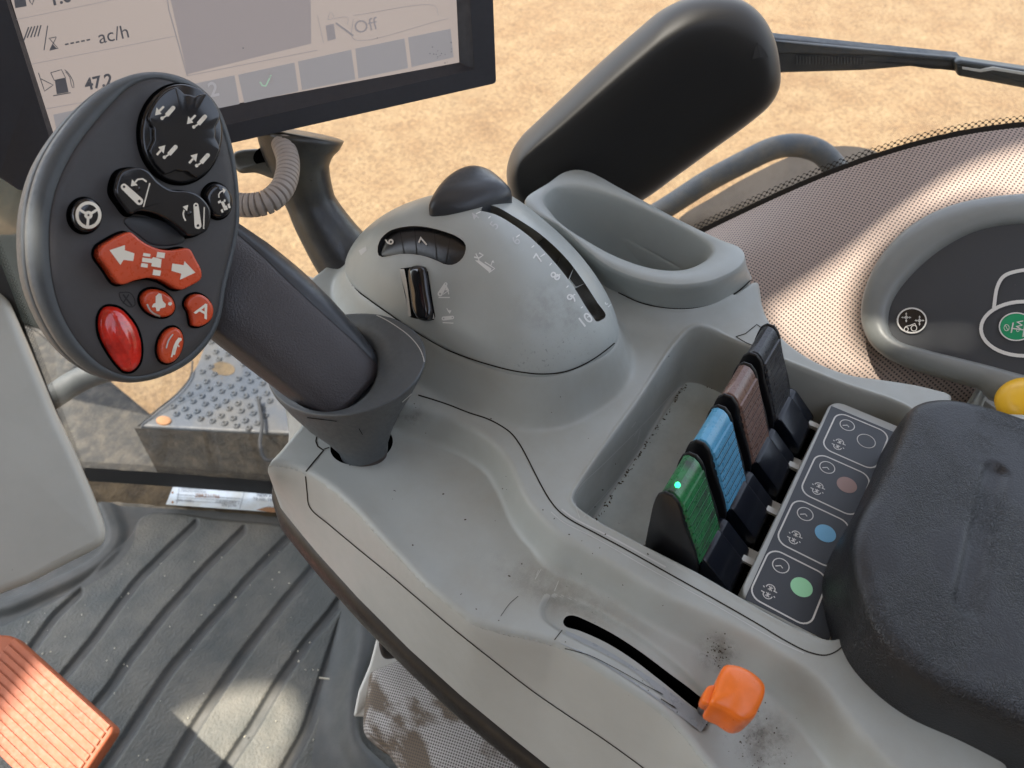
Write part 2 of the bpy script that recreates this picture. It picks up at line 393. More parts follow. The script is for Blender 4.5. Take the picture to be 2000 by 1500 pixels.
# window glass and dirty things
GLASS = bpy.data.materials.new('window glass'); GLASS.use_nodes = True; t = GLASS.node_tree; t.nodes.clear()
o_ = N(t, 'ShaderNodeOutputMaterial'); mxs = N(t, 'ShaderNodeMixShader'); tr = N(t, 'ShaderNodeBsdfTransparent'); gl = N(t, 'ShaderNodeBsdfGlossy', Roughness=.03); fr = N(t, 'ShaderNodeFresnel', IOR=1.3)
df = N(t, 'ShaderNodeBsdfDiffuse', Color=(.5, .45, .38, 1)); mx2 = N(t, 'ShaderNodeMixShader'); nz = N(t, 'ShaderNodeTexNoise', Scale=12, Detail=6); tc = N(t, 'ShaderNodeTexCoord'); t.links.new(tc.outputs['Object'], nz.inputs['Vector'])
mr = N(t, 'ShaderNodeMapRange'); mr.inputs['From Min'].default_value = .4; mr.inputs['From Max'].default_value = .8; mr.inputs['To Max'].default_value = .08; t.links.new(nz.outputs['Fac'], mr.inputs['Value'])
ml = N(t, 'ShaderNodeMath', operation='MULTIPLY'); ml.inputs[1].default_value = .22; t.links.new(fr.outputs[0], ml.inputs[0]); t.links.new(ml.outputs[0], mxs.inputs[0]); t.links.new(tr.outputs[0], mxs.inputs[1]); t.links.new(gl.outputs[0], mxs.inputs[2])
t.links.new(mr.outputs[0], mx2.inputs[0]); t.links.new(mxs.outputs[0], mx2.inputs[1]); t.links.new(df.outputs[0], mx2.inputs[2]); t.links.new(mx2.outputs[0], o_.inputs[0])
FRIT, t, b = node_mat('black printed border')
h = holes(t, .0052, .33, .05); b.inputs['Base Color'].default_value = (.008, .008, .008, 1); b.inputs['Roughness'].default_value = .5
t.links.new(h, b.inputs['Alpha'])
FENDP = mat('dusty blue grey plate', (.026, .036, .050), .5, grain=.4, gscale=200, gdist=.002, mott=.4, mscale=9, tint=(.060, .056, .048), spots=.06, spot_col=(.04, .032, .022), sscale=60)
MUDDY = mat('muddy dark plate', (.022, .021, .018), .85, grain=.6, gscale=120, gdist=.004, mott=.8, mscale=32, tint=(.070, .060, .045), spots=.16, spot_col=(.03, .028, .022), sscale=45)
SOIL = mat('caked soil', (.10, .07, .035), .95, grain=.8, gscale=150, gdist=.003, mott=.6, mscale=25, spots=.12)
MATM = mat('dusty rubber mat', (.044, .048, .045), .62, grain=.5, gscale=500, gdist=.0006, mott=.5, mscale=7, tint=(.085, .08, .068))
MATP = mat('pebbled rubber pad', (.056, .061, .054), .6, grain=1.0, gscale=260, gdist=.0016, mott=.55, mscale=7, tint=(.13, .12, .095), spots=.01, spot_col=(.3, .28, .24), sscale=90)
RAILM = mat('dusty grey tube', (.055, .065, .072), .55, mott=.5, mscale=30, tint=(.10, .095, .08), spots=.06)
HOSE = mat('ribbed grey conduit', (.36, .31, .27), .5)
ARMM = mat('monitor arm paint', (.03, .03, .03), .35, grain=.3, gscale=500, mott=.4, mscale=30, tint=(.06, .055, .04))
SCRN = mat('screen face', (.22, .185, .165), .22, emis=(.60, .51, .46), es=.14, coat=.3)
SCR2 = mat('screen grey field', (.20, .175, .17), .22, emis=(.46, .41, .41), es=.11)
SCR3 = mat('screen key', (.185, .175, .175), .22, emis=(.42, .40, .41), es=.12)
SINK = mat('screen ink', (.07, .07, .08), .3, emis=(.2, .2, .22), es=.05)
SINKL = mat('screen pale ink', (.17, .15, .15), .3, emis=(.50, .46, .47), es=.09)
SINKW = mat('screen outline', (.24, .23, .24), .3, emis=(.6, .58, .6), es=.1)
PAPER = mat('white label film', (.62, .68, .70), .45, mott=.2, mscale=30, tint=(.5, .5, .45))
INKB = mat('label ink', (.12, .13, .15), .6)
RUST = mat('rust stain', (.28, .14, .06), .8)
STEEL = mat('dull steel', (.35, .34, .33), .35, metal=.8)
WIPM = mat('dusty black wiper', (.028, .034, .040), .5, mott=.6, mscale=25, tint=(.065, .065, .06))
PALE = mat('pale plastic clip', (.55, .55, .50), .5)
COVM = mat('satin black cover', (.005, .005, .005), .5, spec=.35)
COVM.node_tree.nodes['Principled BSDF'].inputs['Sheen Weight'].default_value = .5; COVM.node_tree.nodes['Principled BSDF'].inputs['Sheen Tint'].default_value = (1, .86, .68, 1); COVM.node_tree.nodes['Principled BSDF'].inputs['Sheen Roughness'].default_value = .35
PINST = mat('inner bin wall', (.135, .14, .15), .5, grain=.3, gscale=1800, mott=.2, mscale=30)

# =================================================================== LARGE STRUCTURE
GZ = -2.3
g = mk('ground', [(-60, -60, GZ), (60, -60, GZ), (60, 60, GZ), (-60, 60, GZ)], [(0, 1, 2, 3)], DIRT, smooth=False); tag(g, kind='structure')

# ------------------------------------------------------------------ console deck as a moulded height sheet
def GP(pts, z): return np.array([G(a, b, z)[:2] for a, b in pts])
def seg_dist(P, poly, closed):
    A = poly if closed else poly[:-1]; B = np.roll(poly, -1, 0) if closed else poly[1:]
    best = np.full(len(P), 1e9)
    for a, b_ in zip(A, B):
        ab = b_-a; t = np.clip(((P-a)@ab)/(ab@ab+1e-15), 0, 1)
        d = np.hypot(*(P-(a+t[:, None]*ab)).T); best = np.minimum(best, d)
    return best
def inside(P, poly):
    x, y = P[:, 0], P[:, 1]; r = np.zeros(len(P), bool)
    for a, b_ in zip(poly, np.roll(poly, -1, 0)):
        c = ((a[1] > y) != (b_[1] > y))
        if a[1] != b_[1]:
            xi = (b_[0]-a[0])*(y-a[1])/(b_[1]-a[1])+a[0]; r ^= (c & (x < xi))
    return r
def sdf(P, poly): d = seg_dist(P, poly, True); return np.where(inside(P, poly), -d, d)
def blur(Z, s):
    k = int(3*s)+1; x = np.arange(-k, k+1); w_ = np.exp(-x*x/(2*s*s)); w_ /= w_.sum()
    Zp = np.pad(Z, k, mode='edge'); Zp = sum(w_[i]*Zp[:, i:i+Z.shape[1]] for i in range(2*k+1))
    return sum(w_[i]*Zp[i:i+Z.shape[0]] for i in range(2*k+1))
sm = lambda t: t*t*(3-2*t)
ZT = -.02
crestL = spline(GP([(523,908),(560,912),(596,924),(648,957),(696,1000),(744,1051),(792,1101),(830,1141),(896,1196),(928,1218),(976,1234),(1040,1249),(1088,1263),(1136,1292),(1200,1332),(1312,1407),(1376,1480),(1440,1560),(1490,1660)], ZT), 140)
frontE = GP([(523,908),(555,866),(587,826)], ZT)
rightE = spline(GP([(1478,560),(1492,600),(1515,640),(1550,675),(1600,706),(1660,728),(1720,737),(1790,748),(1848,762)], 0), 60)
_bk = np.array([G(a, b_, .040)[:2] for a, b_ in [(1100,345),(1146,345),(1216,381),(1312,433),(1420,487),(1448,500)]])-[.004, .003]
OUT = np.vstack([crestL[::-1], frontE[1:], [(.215,.335),(.262,.362),(.33,.362),(.40,.335)], _bk, rightE, GP([(1862,770),(1864,800)], 0), [(.435,-.12),(.43,-.30),(.15,-.30)]])
U = spline(GP([(560,700),(700,752),(798,794),(868,813),(916,834),(952,856),(976,878),(990,899),(1005,928),(1024,969),(1048,1002),(1084,1036),(1140,1073),(1212,1114),(1284,1157),(1380,1200),(1484,1253),(1556,1298),(1592,1322),(1616,1346),(1652,1392),(1700,1452),(1748,1500),(1850,1620)], 0), 160)
Ft = spline(GP([(640,740),(730,785),(784,813),(820,834),(868,861),(928,894),(964,918),(988,950),(1000,976),(1024,1030),(1044,1075),(1068,1104),(1092,1118),(1140,1130),(1212,1152),(1260,1171),(1310,1200),(1400,1250),(1475,1310),(1535,1370),(1590,1440),(1650,1530),(1750,1640)], ZT), 160)
far = np.array([(.7, -.35), (.7, .6), (.1, .6)])
UP = np.vstack([U, far]); FP = np.vstack([Ft, far])
DM = [0.3224, 0.2302, -0.3571, 0.1061, 0.0704, 2.9836, 0.0679, 1.9932, 1.3709, 0.0202, -0.1293, -0.1264, 0.2356]
def dome_pt(rr, t, lift=0.0, grow=0.0):
    cx, cy, ph, a, b_, e, h_, pp, q, z0, tx, ty, tp = DM
    ct, st = np.cos(t), np.sin(t); ux = np.sign(ct)*abs(ct)**(2/e); uy = np.sign(st)*abs(st)**(2/e)
    X = ux*(b_+grow)*rr*(1+tp*uy); Y = uy*(a+grow)*rr
    z = z0+h_*max(0., 1-rr**pp)**(1/q)+tx*X+ty*Y+lift
    return np.stack([cx+X*np.cos(ph)-Y*np.sin(ph), cy+X*np.sin(ph)+Y*np.cos(ph), z+0*X], -1)
_th = np.linspace(0, 2*np.pi, 20001); _r = dome_pt(1.0, _th); _l = np.concatenate([[0], np.cumsum(np.linalg.norm(np.diff(_r, axis=0), axis=1))]); TH = np.interp(np.linspace(0, _l[-1], 96, endpoint=False), _l, _th)
ringD = dome_pt(1.0, TH)
# cup / storage pocket loops
ZS, ZR = .012, .040
cup_seam = [(1150,530),(1180,558),(1210,573),(1250,592),(1300,602),(1350,603),(1400,592),(1440,570),(1472,543)]
backR = GP([(1452,492),(1440,482),(1312,423),(1216,371),(1146,335),(1110,333),(1080,350),(1040,384)], ZR)
cup_out = np.vstack([GP(cup_seam, ZS), backR[1:]+np.array([-.002,-.002])])
cupS = spline(cup_out, 120, True)
BIN = spline(np.array([(.2125,.088),(.2125,.02),(.2115,-.035),(.216,-.052),(.232,-.0565),(.33,-.057),(.388,-.052),(.389,.0),(.3885,.06),(.3875,.088),(.378,.0995),(.30,.1005),(.228,.1005),(.216,.0985)]), 160, True)
def rrect(x0, x1, y0, y1, r, n=8):
    P = []
    for cx, cy, a0 in ((x1-r, y1-r, 0), (x0+r, y1-r, 90), (x0+r, y0+r, 180), (x1-r, y0+r, 270)):
        for k in range(n+1): a = math.radians(a0+90*k/n); P.append((cx+r*math.cos(a), cy+r*math.sin(a)))
    return np.array(P)
REC = spline(GP([(1055,1188),(1060,1172),(1072,1163),(1090,1161),(1150,1180),(1200,1207),(1250,1238),(1310,1280),(1350,1312),(1385,1345),(1400,1385),(1392,1418),(1370,1425),(1300,1365),(1240,1315),(1180,1280),(1120,1250),(1085,1230),(1060,1208)], ZT), 120, True)
SLOT = spline(GP([(1100,1212),(1106,1202),(1120,1200),(1150,1212),(1200,1238),(1250,1270),(1310,1312),(1360,1345),(1392,1372),(1385,1385),(1365,1378),(1290,1325),(1230,1282),(1180,1252),(1130,1230),(1104,1222)], ZT-.003), 120, True)
HOLE = np.array([G(a, b_, ZT)[:2] for a, b_ in ell(706, 868, 62, 38, -12, 36)])
def height(P):
    dU = sdf(P, UP); dF = sdf(P, FP)
    foot = np.maximum(np.maximum(-dF, .0075-dU), 0.)
    t = np.where(dU < 0, 1., foot/(foot+np.abs(dU)+1e-9))
    zt = np.full(len(P), ZT)
    c = G(930, 1010, ZT)[:2]; zt -= .004*np.exp(-((P-c)**2).sum(1)/(2*.045**2))
    c = G(1500, 1430, ZT)[:2]; zt -= .010*np.exp(-((P-c)**2).sum(1)/(2*.030**2))
    dc = seg_dist(P, crestL, False); zt += .0022*np.exp(-(dc/.010)**2)
    z = zt*(1-t) + 0*t
    z = np.where(t > 0, z-.0012*np.sin(np.pi*np.clip(t, 0, 1)), z)
    # band between the ridge and the bin drops a touch forward of the fin
    # mounds under the dome and the storage pocket
    dd = sdf(P, ringD[:, :2]); k = np.clip(1-dd/.020, 0, 1)
    zr = ringD[:, 2]; i = np.argmin(((P[:, None, :]-ringD[None, ::4, :2])**2).sum(2), 1) if len(P) < 1 else None
    cx, cy, ph = DM[:3]; X = (P[:, 0]-cx)*math.cos(ph)+(P[:, 1]-cy)*math.sin(ph); Y = -(P[:, 0]-cx)*math.sin(ph)+(P[:, 1]-cy)*math.cos(ph)
    zr = np.clip(DM[9]+DM[10]*X+DM[11]*Y, .004, .045)
    k2 = np.clip(1-dd/.0125, 0, 1); mound = np.where(dd < 0, 1, .80*k2**1.25+.20*k**3)*zr
    dc2 = sdf(P, cupS); mc = np.where(dc2 < 0, 1, np.clip(1-dc2/.026, 0, 1)**2.4)*ZS
    z = z + np.maximum(mound, mc)
    return z
ST = .0009
xs = np.arange(.095, .53, ST); ys = np.arange(-.30, .37, ST)
XX, YY = np.meshgrid(xs, ys); PP = np.stack([XX.ravel(), YY.ravel()], 1)
so_ = sdf(PP, OUT); near = so_ < .004
Zf = np.full(len(PP), ZT); Zf[near] = height(PP[near])
# fill outside with the nearest edge height so that the blur does not pull the rim down
Zg = Zf.reshape(XX.shape)
Zg = blur(Zg, 1.5)
Zf = Zg.ravel()
# crisp features after the blur
db = sdf(PP, BIN)
wall = np.clip(-db/.0065, 0, 1)
Zf = np.where(db < 0, (1-sm(wall)**.8)*Zf+sm(wall)**.8*(-.048), Zf)
Zf = Zf + np.where((db > 0) & (db < .0022), .0012*np.sin(np.pi*np.clip(db/.0022, 0, 1)), 0)
dr = sdf(PP, REC); Zf -= .0035*sm(np.clip(-dr/.003, 0, 1))
Zg = blur(Zf.reshape(XX.shape), .7)
rim = np.clip(-so_/.004, 0, 1).reshape(XX.shape)
Zg -= .004*(1-np.sqrt(np.clip(1-(1-rim)**2, 0, 1)))
def zs(x, y):
    fx = np.clip((np.asarray(x)-xs[0])/ST, 0, len(xs)-1.001); fy = np.clip((np.asarray(y)-ys[0])/ST, 0, len(ys)-1.001)
    i = fx.astype(int); j = fy.astype(int); u = fx-i; v = fy-j
    return Zg[j, i]*(1-u)*(1-v)+Zg[j, i+1]*u*(1-v)+Zg[j+1, i]*(1-u)*v+Zg[j+1, i+1]*u*v
def cut_sheet(name, keep_sd, holes_sd, material, parent):
    """keep cells inside keep_sd<0 and outside every hole polygon, snapping border vertices to the curves"""
    V = np.stack([XX.ravel(), YY.ravel()], 1); sd_ = keep_sd.copy(); polys = [OUT]*1
    which = np.zeros(len(V), int)
    pl = [OUT]+[h_ for h_, _ in holes_sd]
    for k, (h_, s_) in enumerate(holes_sd):
        s_ = -s_; r = s_ > sd_; sd_[r] = s_[r]; which[r] = k+1
    ins = (sd_ < 0).reshape(XX.shape); ny, nx = XX.shape
    c = ins[:-1, :-1] | ins[1:, :-1] | ins[:-1, 1:] | ins[1:, 1:]
    j, i = np.nonzero(c); idx = lambda a, b_: a*nx+b_
    Q = np.stack([idx(j, i), idx(j, i+1), idx(j+1, i+1), idx(j+1, i)], 1)
    used = np.unique(Q); mv = used[sd_[used] >= 0]
    for k, poly in enumerate(pl):
        m = mv[which[mv] == k]
        if not len(m): continue
        P = V[m]; A = poly; B = np.roll(poly, -1, 0); bd = np.full(len(P), 1e9); bp = P.copy()
        for a, b_ in zip(A, B):
            ab = b_-a; t = np.clip(((P-a)@ab)/(ab@ab+1e-15), 0, 1); q = a+t[:, None]*ab; d = np.hypot(*(P-q).T)
            r = d < bd; bd[r] = d[r]; bp[r] = q[r]
        V[m] = bp
    Z = zs(V[:, 0], V[:, 1]); rem = -np.ones(len(V), int); rem[used] = np.arange(len(used))
    VV = np.concatenate([V[used], Z[used, None]], 1).astype(np.float32); QQ = rem[Q].astype(np.int32)
    me = bpy.data.meshes.new(name); me.vertices.add(len(VV)); me.vertices.foreach_set('co', VV.ravel())
    me.loops.add(QQ.size); me.loops.foreach_set('vertex_index', QQ.ravel()); me.polygons.add(len(QQ))
    me.polygons.foreach_set('loop_start', np.arange(0, QQ.size, 4, dtype=np.int32)); me.update(calc_edges=True)
    me.polygons.foreach_set('use_smooth', [True]*len(QQ)); me.materials.append(material)
    o = bpy.data.objects.new(name, me); COL.objects.link(o); o.parent = parent; return o
_ti = spline(GP([(1064,397),(1067,383),(1085,370),(1120,367),(1184,381),(1280,422),(1360,464),(1388,484),(1389,497),(1363,518),(1328,529),(1280,527),(1216,508),(1133,466),(1104,447),(1075,415)], ZR-.002), 120, True)
PH = _ti.mean(0)+(_ti-_ti.mean(0))*1.06
console = empty('armrest_console', (0, 0, 0)); tag(console, 'grey moulded armrest control console holding the levers, dome and storage pocket', 'console')
deck = cut_sheet('deck', so_, [(SLOT, sdf(PP, SLOT)), (HOLE, sdf(PP, HOLE)), (PH, sdf(PP, PH))], GREY, console)
# dark wells under the two openings
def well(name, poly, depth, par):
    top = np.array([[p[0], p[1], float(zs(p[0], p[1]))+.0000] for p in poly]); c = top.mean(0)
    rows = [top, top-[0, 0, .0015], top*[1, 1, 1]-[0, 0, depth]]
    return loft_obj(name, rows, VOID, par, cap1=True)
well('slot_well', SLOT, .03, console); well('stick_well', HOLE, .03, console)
# outer wall of the deck
def wall_rows(P2, prof, closed=False):
    P2 = np.array(P2); T = np.gradient(P2, axis=0); T /= np.linalg.norm(T, axis=1)[:, None]; Nn = np.stack([-T[:, 1], T[:, 0]], 1)
    z = zs(P2[:, 0], P2[:, 1]); rows = []
    u = np.linspace(0, 1, len(P2))
    for off, dz, dz2 in prof:
        rows.append(np.column_stack([P2+Nn*off, z+dz+(dz2-dz)*u]))
    return rows
def resample(P, n):
    L = np.concatenate([[0], np.cumsum(np.linalg.norm(np.diff(P, axis=0), axis=1))]); q = np.linspace(0, L[-1], n)
    return np.stack([np.interp(q, L, P[:, k]) for k in range(P.shape[1])], 1)
bord = np.vstack([(.215, .335), frontE[::-1][:-1], crestL]); 
bord = np.vstack([resample(bord[:4], 14)[:-1], crestL])
sgn = -1
prof = [(0, 0, 0), (sgn*.0008, -.002, -.002), (sgn*.0018, -.006, -.006), (sgn*.003, -.016, -.02), (sgn*.0055, -.04, -.05), (sgn*.0085, -.066, -.085), (sgn*.0085, -.069, -.088), (sgn*.0065, -.0705, -.0895)]
n0 = len(bord)
botpx = [(590,880,-.070),(560,900,-.075),(532,945,-.080),(548,992,-.085),(585,1038,-.087),(620,1080,-.090),(700,1168,-.095),(800,1268,-.102),(900,1358,-.108),(1000,1440,-.114),(1075,1500,-.118),(1180,1582,-.122),(1300,1680,-.126),(1500,1860,-.13)]
bot3 = resample(np.array([G(*p) for p in botpx]), 400)
top3 = wall_rows(bord, [(0, 0, 0)])[0]
# pair each rim point with a bottom point so that both run forward together
Lt = np.concatenate([[0], np.cumsum(np.linalg.norm(np.diff(bord, axis=0), axis=1))]); 
yt = bord[:, 1]; 
kb = []
for i in range(n0):
    if i < 14: kb.append(i/13*.085*399)
    else:
        j_ = np.argmin(np.abs(bot3[60:, 1]-(bord[i, 1]-.004)))+60; kb.append(j_)
kb = np.maximum.accumulate(np.array(kb, float)); kb = np.convolve(np.pad(kb, 6, mode='edge'), np.ones(13)/13, 'valid')
bot = np.stack([np.interp(kb, np.arange(400), bot3[:, k]) for k in range(3)], 1)
out1 = wall_rows(bord, [(sgn*.0008, -.002, -.002), (sgn*.0018, -.006, -.006)])
rows = [top3]+out1
for u in (.15, .35, .6, .85, .97): q = out1[-1]*(1-u)+bot*u; q[:, :2] += (out1[-1][:, :2]-bot[:, :2])*0; rows.append(q)
inn = np.gradient(bot[:, :2], axis=0); inn /= np.linalg.norm(inn, axis=1)[:, None]+1e-9; inn = np.stack([inn[:, 1], -inn[:, 0]], 1)*sgn*-1
def shift(P, d, dz): Q = P.copy(); Q[:, :2] -= np.stack([-inn[:, 0], -inn[:, 1]], 1)*-d; Q[:, 2] += dz; return Q
inw = np.column_stack([-(np.gradient(bot[:, 1])), np.gradient(bot[:, 0])]); inw /= np.linalg.norm(inw, axis=1)[:, None]+1e-9
if np.dot(inw[80], np.array([1, 0])) < 0: inw = -inw
def sh_(d, dz): Q = bot.copy(); Q[:, :2] += inw*d; Q[:, 2] += dz; return Q
rows += [sh_(0, -.0005), sh_(.0015, -.002)]
sp = loft_obj('side_panel', rows, GREYL, console, closed=False, sharp=50)
loft_obj('underside_trim', [sh_(.0014, -.0012), sh_(-.0015, -.004), sh_(-.0042, -.012), sh_(-.0052, -.024), sh_(-.0035, -.036), sh_(.002, -.046), sh_(.02, -.056), sh_(.06, -.07)], mat('black lower trim', (.010, .0095, .009), .4, grain=.3, gscale=1200, mott=.6, mscale=60, tint=(.022, .020, .018)), console, closed=False)
rb = np.vstack([[(.40,.335)], _bk, rightE, GP([(1862,770),(1864,800)], 0), [(.435,-.12),(.43,-.30)]])
rb = resample(rb, 120)
loft_obj('right_skirt', wall_rows(rb, [(0, 0, 0), (-sgn*-.001, -.003, -.003), (.0015, -.02, -.02), (-.004, -.08, -.08), (-.01, -.2, -.2)]), GREY2, console, closed=False, sharp=50)
bb = resample(np.array([(.215,.335),(.262,.362),(.33,.362),(.40,.335)]), 20)
loft_obj('front_skirt', wall_rows(bb, [(0, 0, 0), (.002, -.006, -.006), (.001, -.05, -.05), (-.01, -.2, -.2)]), GREY, console, closed=False)

# storage pocket
def with_z(P2, z): return np.column_stack([P2, np.full(len(P2), z)])
def scale2(P2, k, dx=0, dy=0): c = P2.mean(0); return c+(P2-c)*k+[dx, dy]
topO = spline(GP([(1024,388),(1072,354),(1098,336),(1120,330),(1146,333),(1216,369),(1312,421),(1408,468),(1448,484),(1458,500),(1448,520),(1412,541),(1376,552),(1312,556),(1248,545),(1184,518),(1152,494),(1088,440),(1035,410)], ZR), 120, True)
topI = spline(GP([(1064,397),(1067,383),(1085,370),(1120,367),(1184,381),(1280,422),(1360,464),(1388,484),(1389,497),(1363,518),(1328,529),(1280,527),(1216,508),(1133,466),(1104,447),(1075,415)], ZR-.002), 120, True)
def align(A, B):
    # roll B so that the loops correspond
    ca, cb = A.mean(0), B.mean(0); a0 = math.atan2(*(A[0]-ca)[::-1]); an = np.arctan2(B[:, 1]-cb[1], B[:, 0]-cb[0])
    k = np.argmin(np.abs((an-a0+np.pi) % (2*np.pi)-np.pi)); B = np.roll(B, -k, 0)
    sa = np.cross(A[1]-ca, A[0]-ca) if False else ((A[0]-ca)[0]*(A[5]-ca)[1]-(A[0]-ca)[1]*(A[5]-ca)[0]); sb = ((B[0]-cb)[0]*(B[5]-cb)[1]-(B[0]-cb)[1]*(B[5]-cb)[0])
    if sa*sb < 0: B = np.roll(B[::-1], 1, 0)
    return B
cs = align(topO, cupS); ti = align(topO, topI)
rows = [with_z(scale2(cs, .985), ZS-.006), with_z(scale2(cs, .985), ZS), with_z(cs*.2+topO*.8, ZR-.010), with_z(cs*.04+topO*.96, ZR-.004)]
for k in (0.25, .5, .75, 1): rows.append(with_z(scale2(topO, 1-.018*k), ZR-.004+.004*math.sin(k*math.pi/2)))
rows += [with_z(topO*.45+ti*.55, ZR+.0003), with_z(topO*.14+ti*.86, ZR+.0001), with_z(topO*.04+ti*.96, ZR-.0010), with_z(ti, ZR-.003), with_z(scale2(ti, .97), ZR-.008), with_z(scale2(ti, .94), ZR-.13), with_z(scale2(ti, .86), ZR-.15)]
pocket = loft_obj('storage_pocket', rows, GREY2, console, cap1=True); tag(pocket, 'open oblong storage pocket beside the dome')

# dome, with the slider slot and two windows cut into it
def px_of(V):
    P = V-CP; d = P@fw; return np.stack([1000+F*(P@rt)/d, 750-F*(P@up)/d], 1)
def resurf(S, pts, off=0.0):
    out = []
    for p in pts:
        q, n_ = S.hit(p[0], p[1]); out.append(q+n_*off)
    return np.array(out)
slotpx = zc([(930,285),(1020,308),(1100,350),(1250,460),(1400,620),(1500,750),(1580,880),(1640,965),(1660,960),(1698,930),(1640,838),(1550,700),(1450,570),(1300,430),(1150,330),(1030,262),(960,245)], 640, 320, .32)
winpx = [tuple(p) for p in spline(zc([(310,560),(304,515),(325,455),(385,405),(475,382),(570,380),(680,402),(790,442),(842,485),(846,530),(825,580),(775,617),(720,618),(670,596),(600,570),(520,555),(440,555),(370,568),(330,572)], 640, 320, .32), 48, True)]
rolpx = zc([(437,640),(478,634),(520,628),(570,640),(612,652),(635,800),(660,952),(610,955),(560,950),(500,936),(470,790)], 640, 320, .32)
TH0 = np.interp(np.linspace(0, _l[-1], 260, endpoint=False), _l, _th)
tmp = loft_obj('tmp', [dome_pt(1.0, TH0, -.008, -.002)]+[dome_pt(r_, TH0, .0006) for r_ in [1.0]+list(np.linspace(.99, .02, 90))], GREY2, None, cap1=True)
bpy.context.view_layer.update(); SD0 = Surf([tmp]); SD0.o = tmp
# dense sheet with the three openings cut out along their outlines
nT, nR = 420, 170
_th = np.linspace(0, 2*np.pi, 40001); _r = dome_pt(1.0, _th); _l = np.concatenate([[0], np.cumsum(np.linalg.norm(np.diff(_r, axis=0), axis=1))]); THD = np.interp(np.linspace(0, _l[-1], nT, endpoint=False), _l, _th)
rws = [dome_pt(1.0, THD, -.008, -.002)]+[dome_pt(r_, THD, .0006) for r_ in [1.0]+list(1-np.linspace(.003, 1, nR)**1.0*.985)]
Vd = np.vstack(rws); Fd = np.array(grid_faces(len(rws), nT, True)); Pd = px_of(Vd)
slotpx = [tuple(p) for p in spline(slotpx[:8], 60)]+[tuple(p) for p in spline(slotpx[8:], 60)]
openings = [slotpx, winpx, rolpx]; Vn = Vd.copy(); dead = np.zeros(len(Vd), bool)
for op in openings:
    A = np.array(op); sd_ = sdf(Pd, A)
    vis = np.array([True]*len(Vd)); 
    cand = np.nonzero(np.abs(sd_) < 9)[0]
    cell = sd_[Fd]; full = (cell < 0).all(1); part = ((cell < 0).any(1)) & ~full
    dead_f = full if op is openings[0] else (dead_f | full)
    snap = np.unique(Fd[part]); snap = snap[sd_[snap] < 0]
    B = np.roll(A, -1, 0)
    for i in snap:
        p = Pd[i]; ab = B-A; tt = np.clip(((p-A)*ab).sum(1)/((ab**2).sum(1)+1e-9), 0, 1); q = A+ab*tt[:, None]; k = np.argmin(((q-p)**2).sum(1))
        h_ = SD0.hit(*q[k])[0]
        if h_ is not None: Vn[i] = h_
dome = mk('dome_cover', Vn, Fd[~dead_f], GREY2, console); tag(dome, 'rounded grey dome with numbered slider slot')
def recess(nm, S, px, depth, m, taper, wallm=None):
    L = [S.hit(*p) for p in px]; P = np.array([l[0] for l in L]); Nn = np.array([l[1] for l in L]); n_ = nrm(Nn.mean(0)); c = P.mean(0)
    Q = spline(P, len(P), True) if False else P
    ins = np.array([(np.array(a)-np.array(px).mean(0)) for a in px])
    B = P-n_*depth; B = c-n_*depth+(P-c)*taper
    rows = [P, P*.97+ (P*.85+B*.15)*.03-n_*.0004, P*.15+B*.85, B]
    o = loft_obj(nm, rows, m, dome); return o, B, n_
Ls = spline(slotpx[:60], 60); Rs = spline(slotpx[60:][::-1], 60); rows = []
NSl = nrm(np.mean([SD0.hit(*p)[1] for p in slotpx], 0)*.7+up*.5)
NC = np.array([SD0.hit(*((a+b_)/2))[1] for a, b_ in zip(Ls, Rs)])
NC = np.stack([np.convolve(np.pad(NC[:, k], 8, mode='edge'), np.ones(17)/17, 'valid') for k in range(3)], 1); NC /= np.linalg.norm(NC, axis=1)[:, None]
Le = np.array([SD0.hit(*a)[0] for a in Ls]); Re = np.array([SD0.hit(*a)[0] for a in Rs])
for u, dd_ in ((0, 0), (.02, .004), (.05, .009), (.5, .0098), (.93, .0085), (.97, .004), (1, 0)): rows.append(Le*(1-u)+Re*u-NC*dd_)
loft_obj('slider_slot', rows, ARMM, dome, closed=False)
recess('wheel_recess', SD0, winpx, .006, BLKM, .98); recess('roller_recess', SD0, rolpx, .006, BLKM, .98)
bpy.data.objects.remove(tmp)
bpy.context.view_layer.update()
SD = SD0; SDK = Surf([deck]); SS = Surf([sp]); SP = Surf([pocket])

# ---- marks and small fittings of the dome
def Z4(p): return zc(p, 640, 320, .32)
def patch(S, top, bot, n, m, off, name, material, parent, bulge=0.0):
    T = spline(top, n); B = spline(bot, n); rows = []
    for k in range(m+1):
        u = k/m; L = []
        for a, b_ in zip(T, B):
            q, nn = S.hit(*(a+(b_-a)*u)); L.append(q+nn*(off+bulge*math.sin(math.pi*u)))
        rows.append(np.array(L))
    return loft_obj(name, rows, material, parent, closed=False)
wheel = patch(SD0, Z4([(298,530),(330,440),(470,372),(620,380),(760,420),(856,490)]), Z4([(318,580),(440,562),(560,566),(660,604),(740,630),(858,560)]), 30, 6, -.0028, 'thumb_wheel', BLK, dome, .0016)
tag(wheel, 'black thumb wheel showing 6 and 7')
SW = Surf([wheel])
Marks(SW, .0007).text('6', 762.5, 473, 17, -80, bold=.02).text('7', 829, 473, 18, -66, bold=.02).build('digits', WHITE, wheel)
mk_ = Marks(SW, .0002)
for x0, y0, x1, y1 in ((440,395,470,560),(530,372,545,560),(650,395,668,590),(755,425,720,610)): mk_.line(Z4([(x0,y0),(x1,y1)]), 1.6)
mk_.off = .0004; mk_.build('wheel_notches', BLKM, wheel)
Marks(SD).line(winpx, 1.8, closed=True, smooth=False).build('window_edge', GREYL, dome)
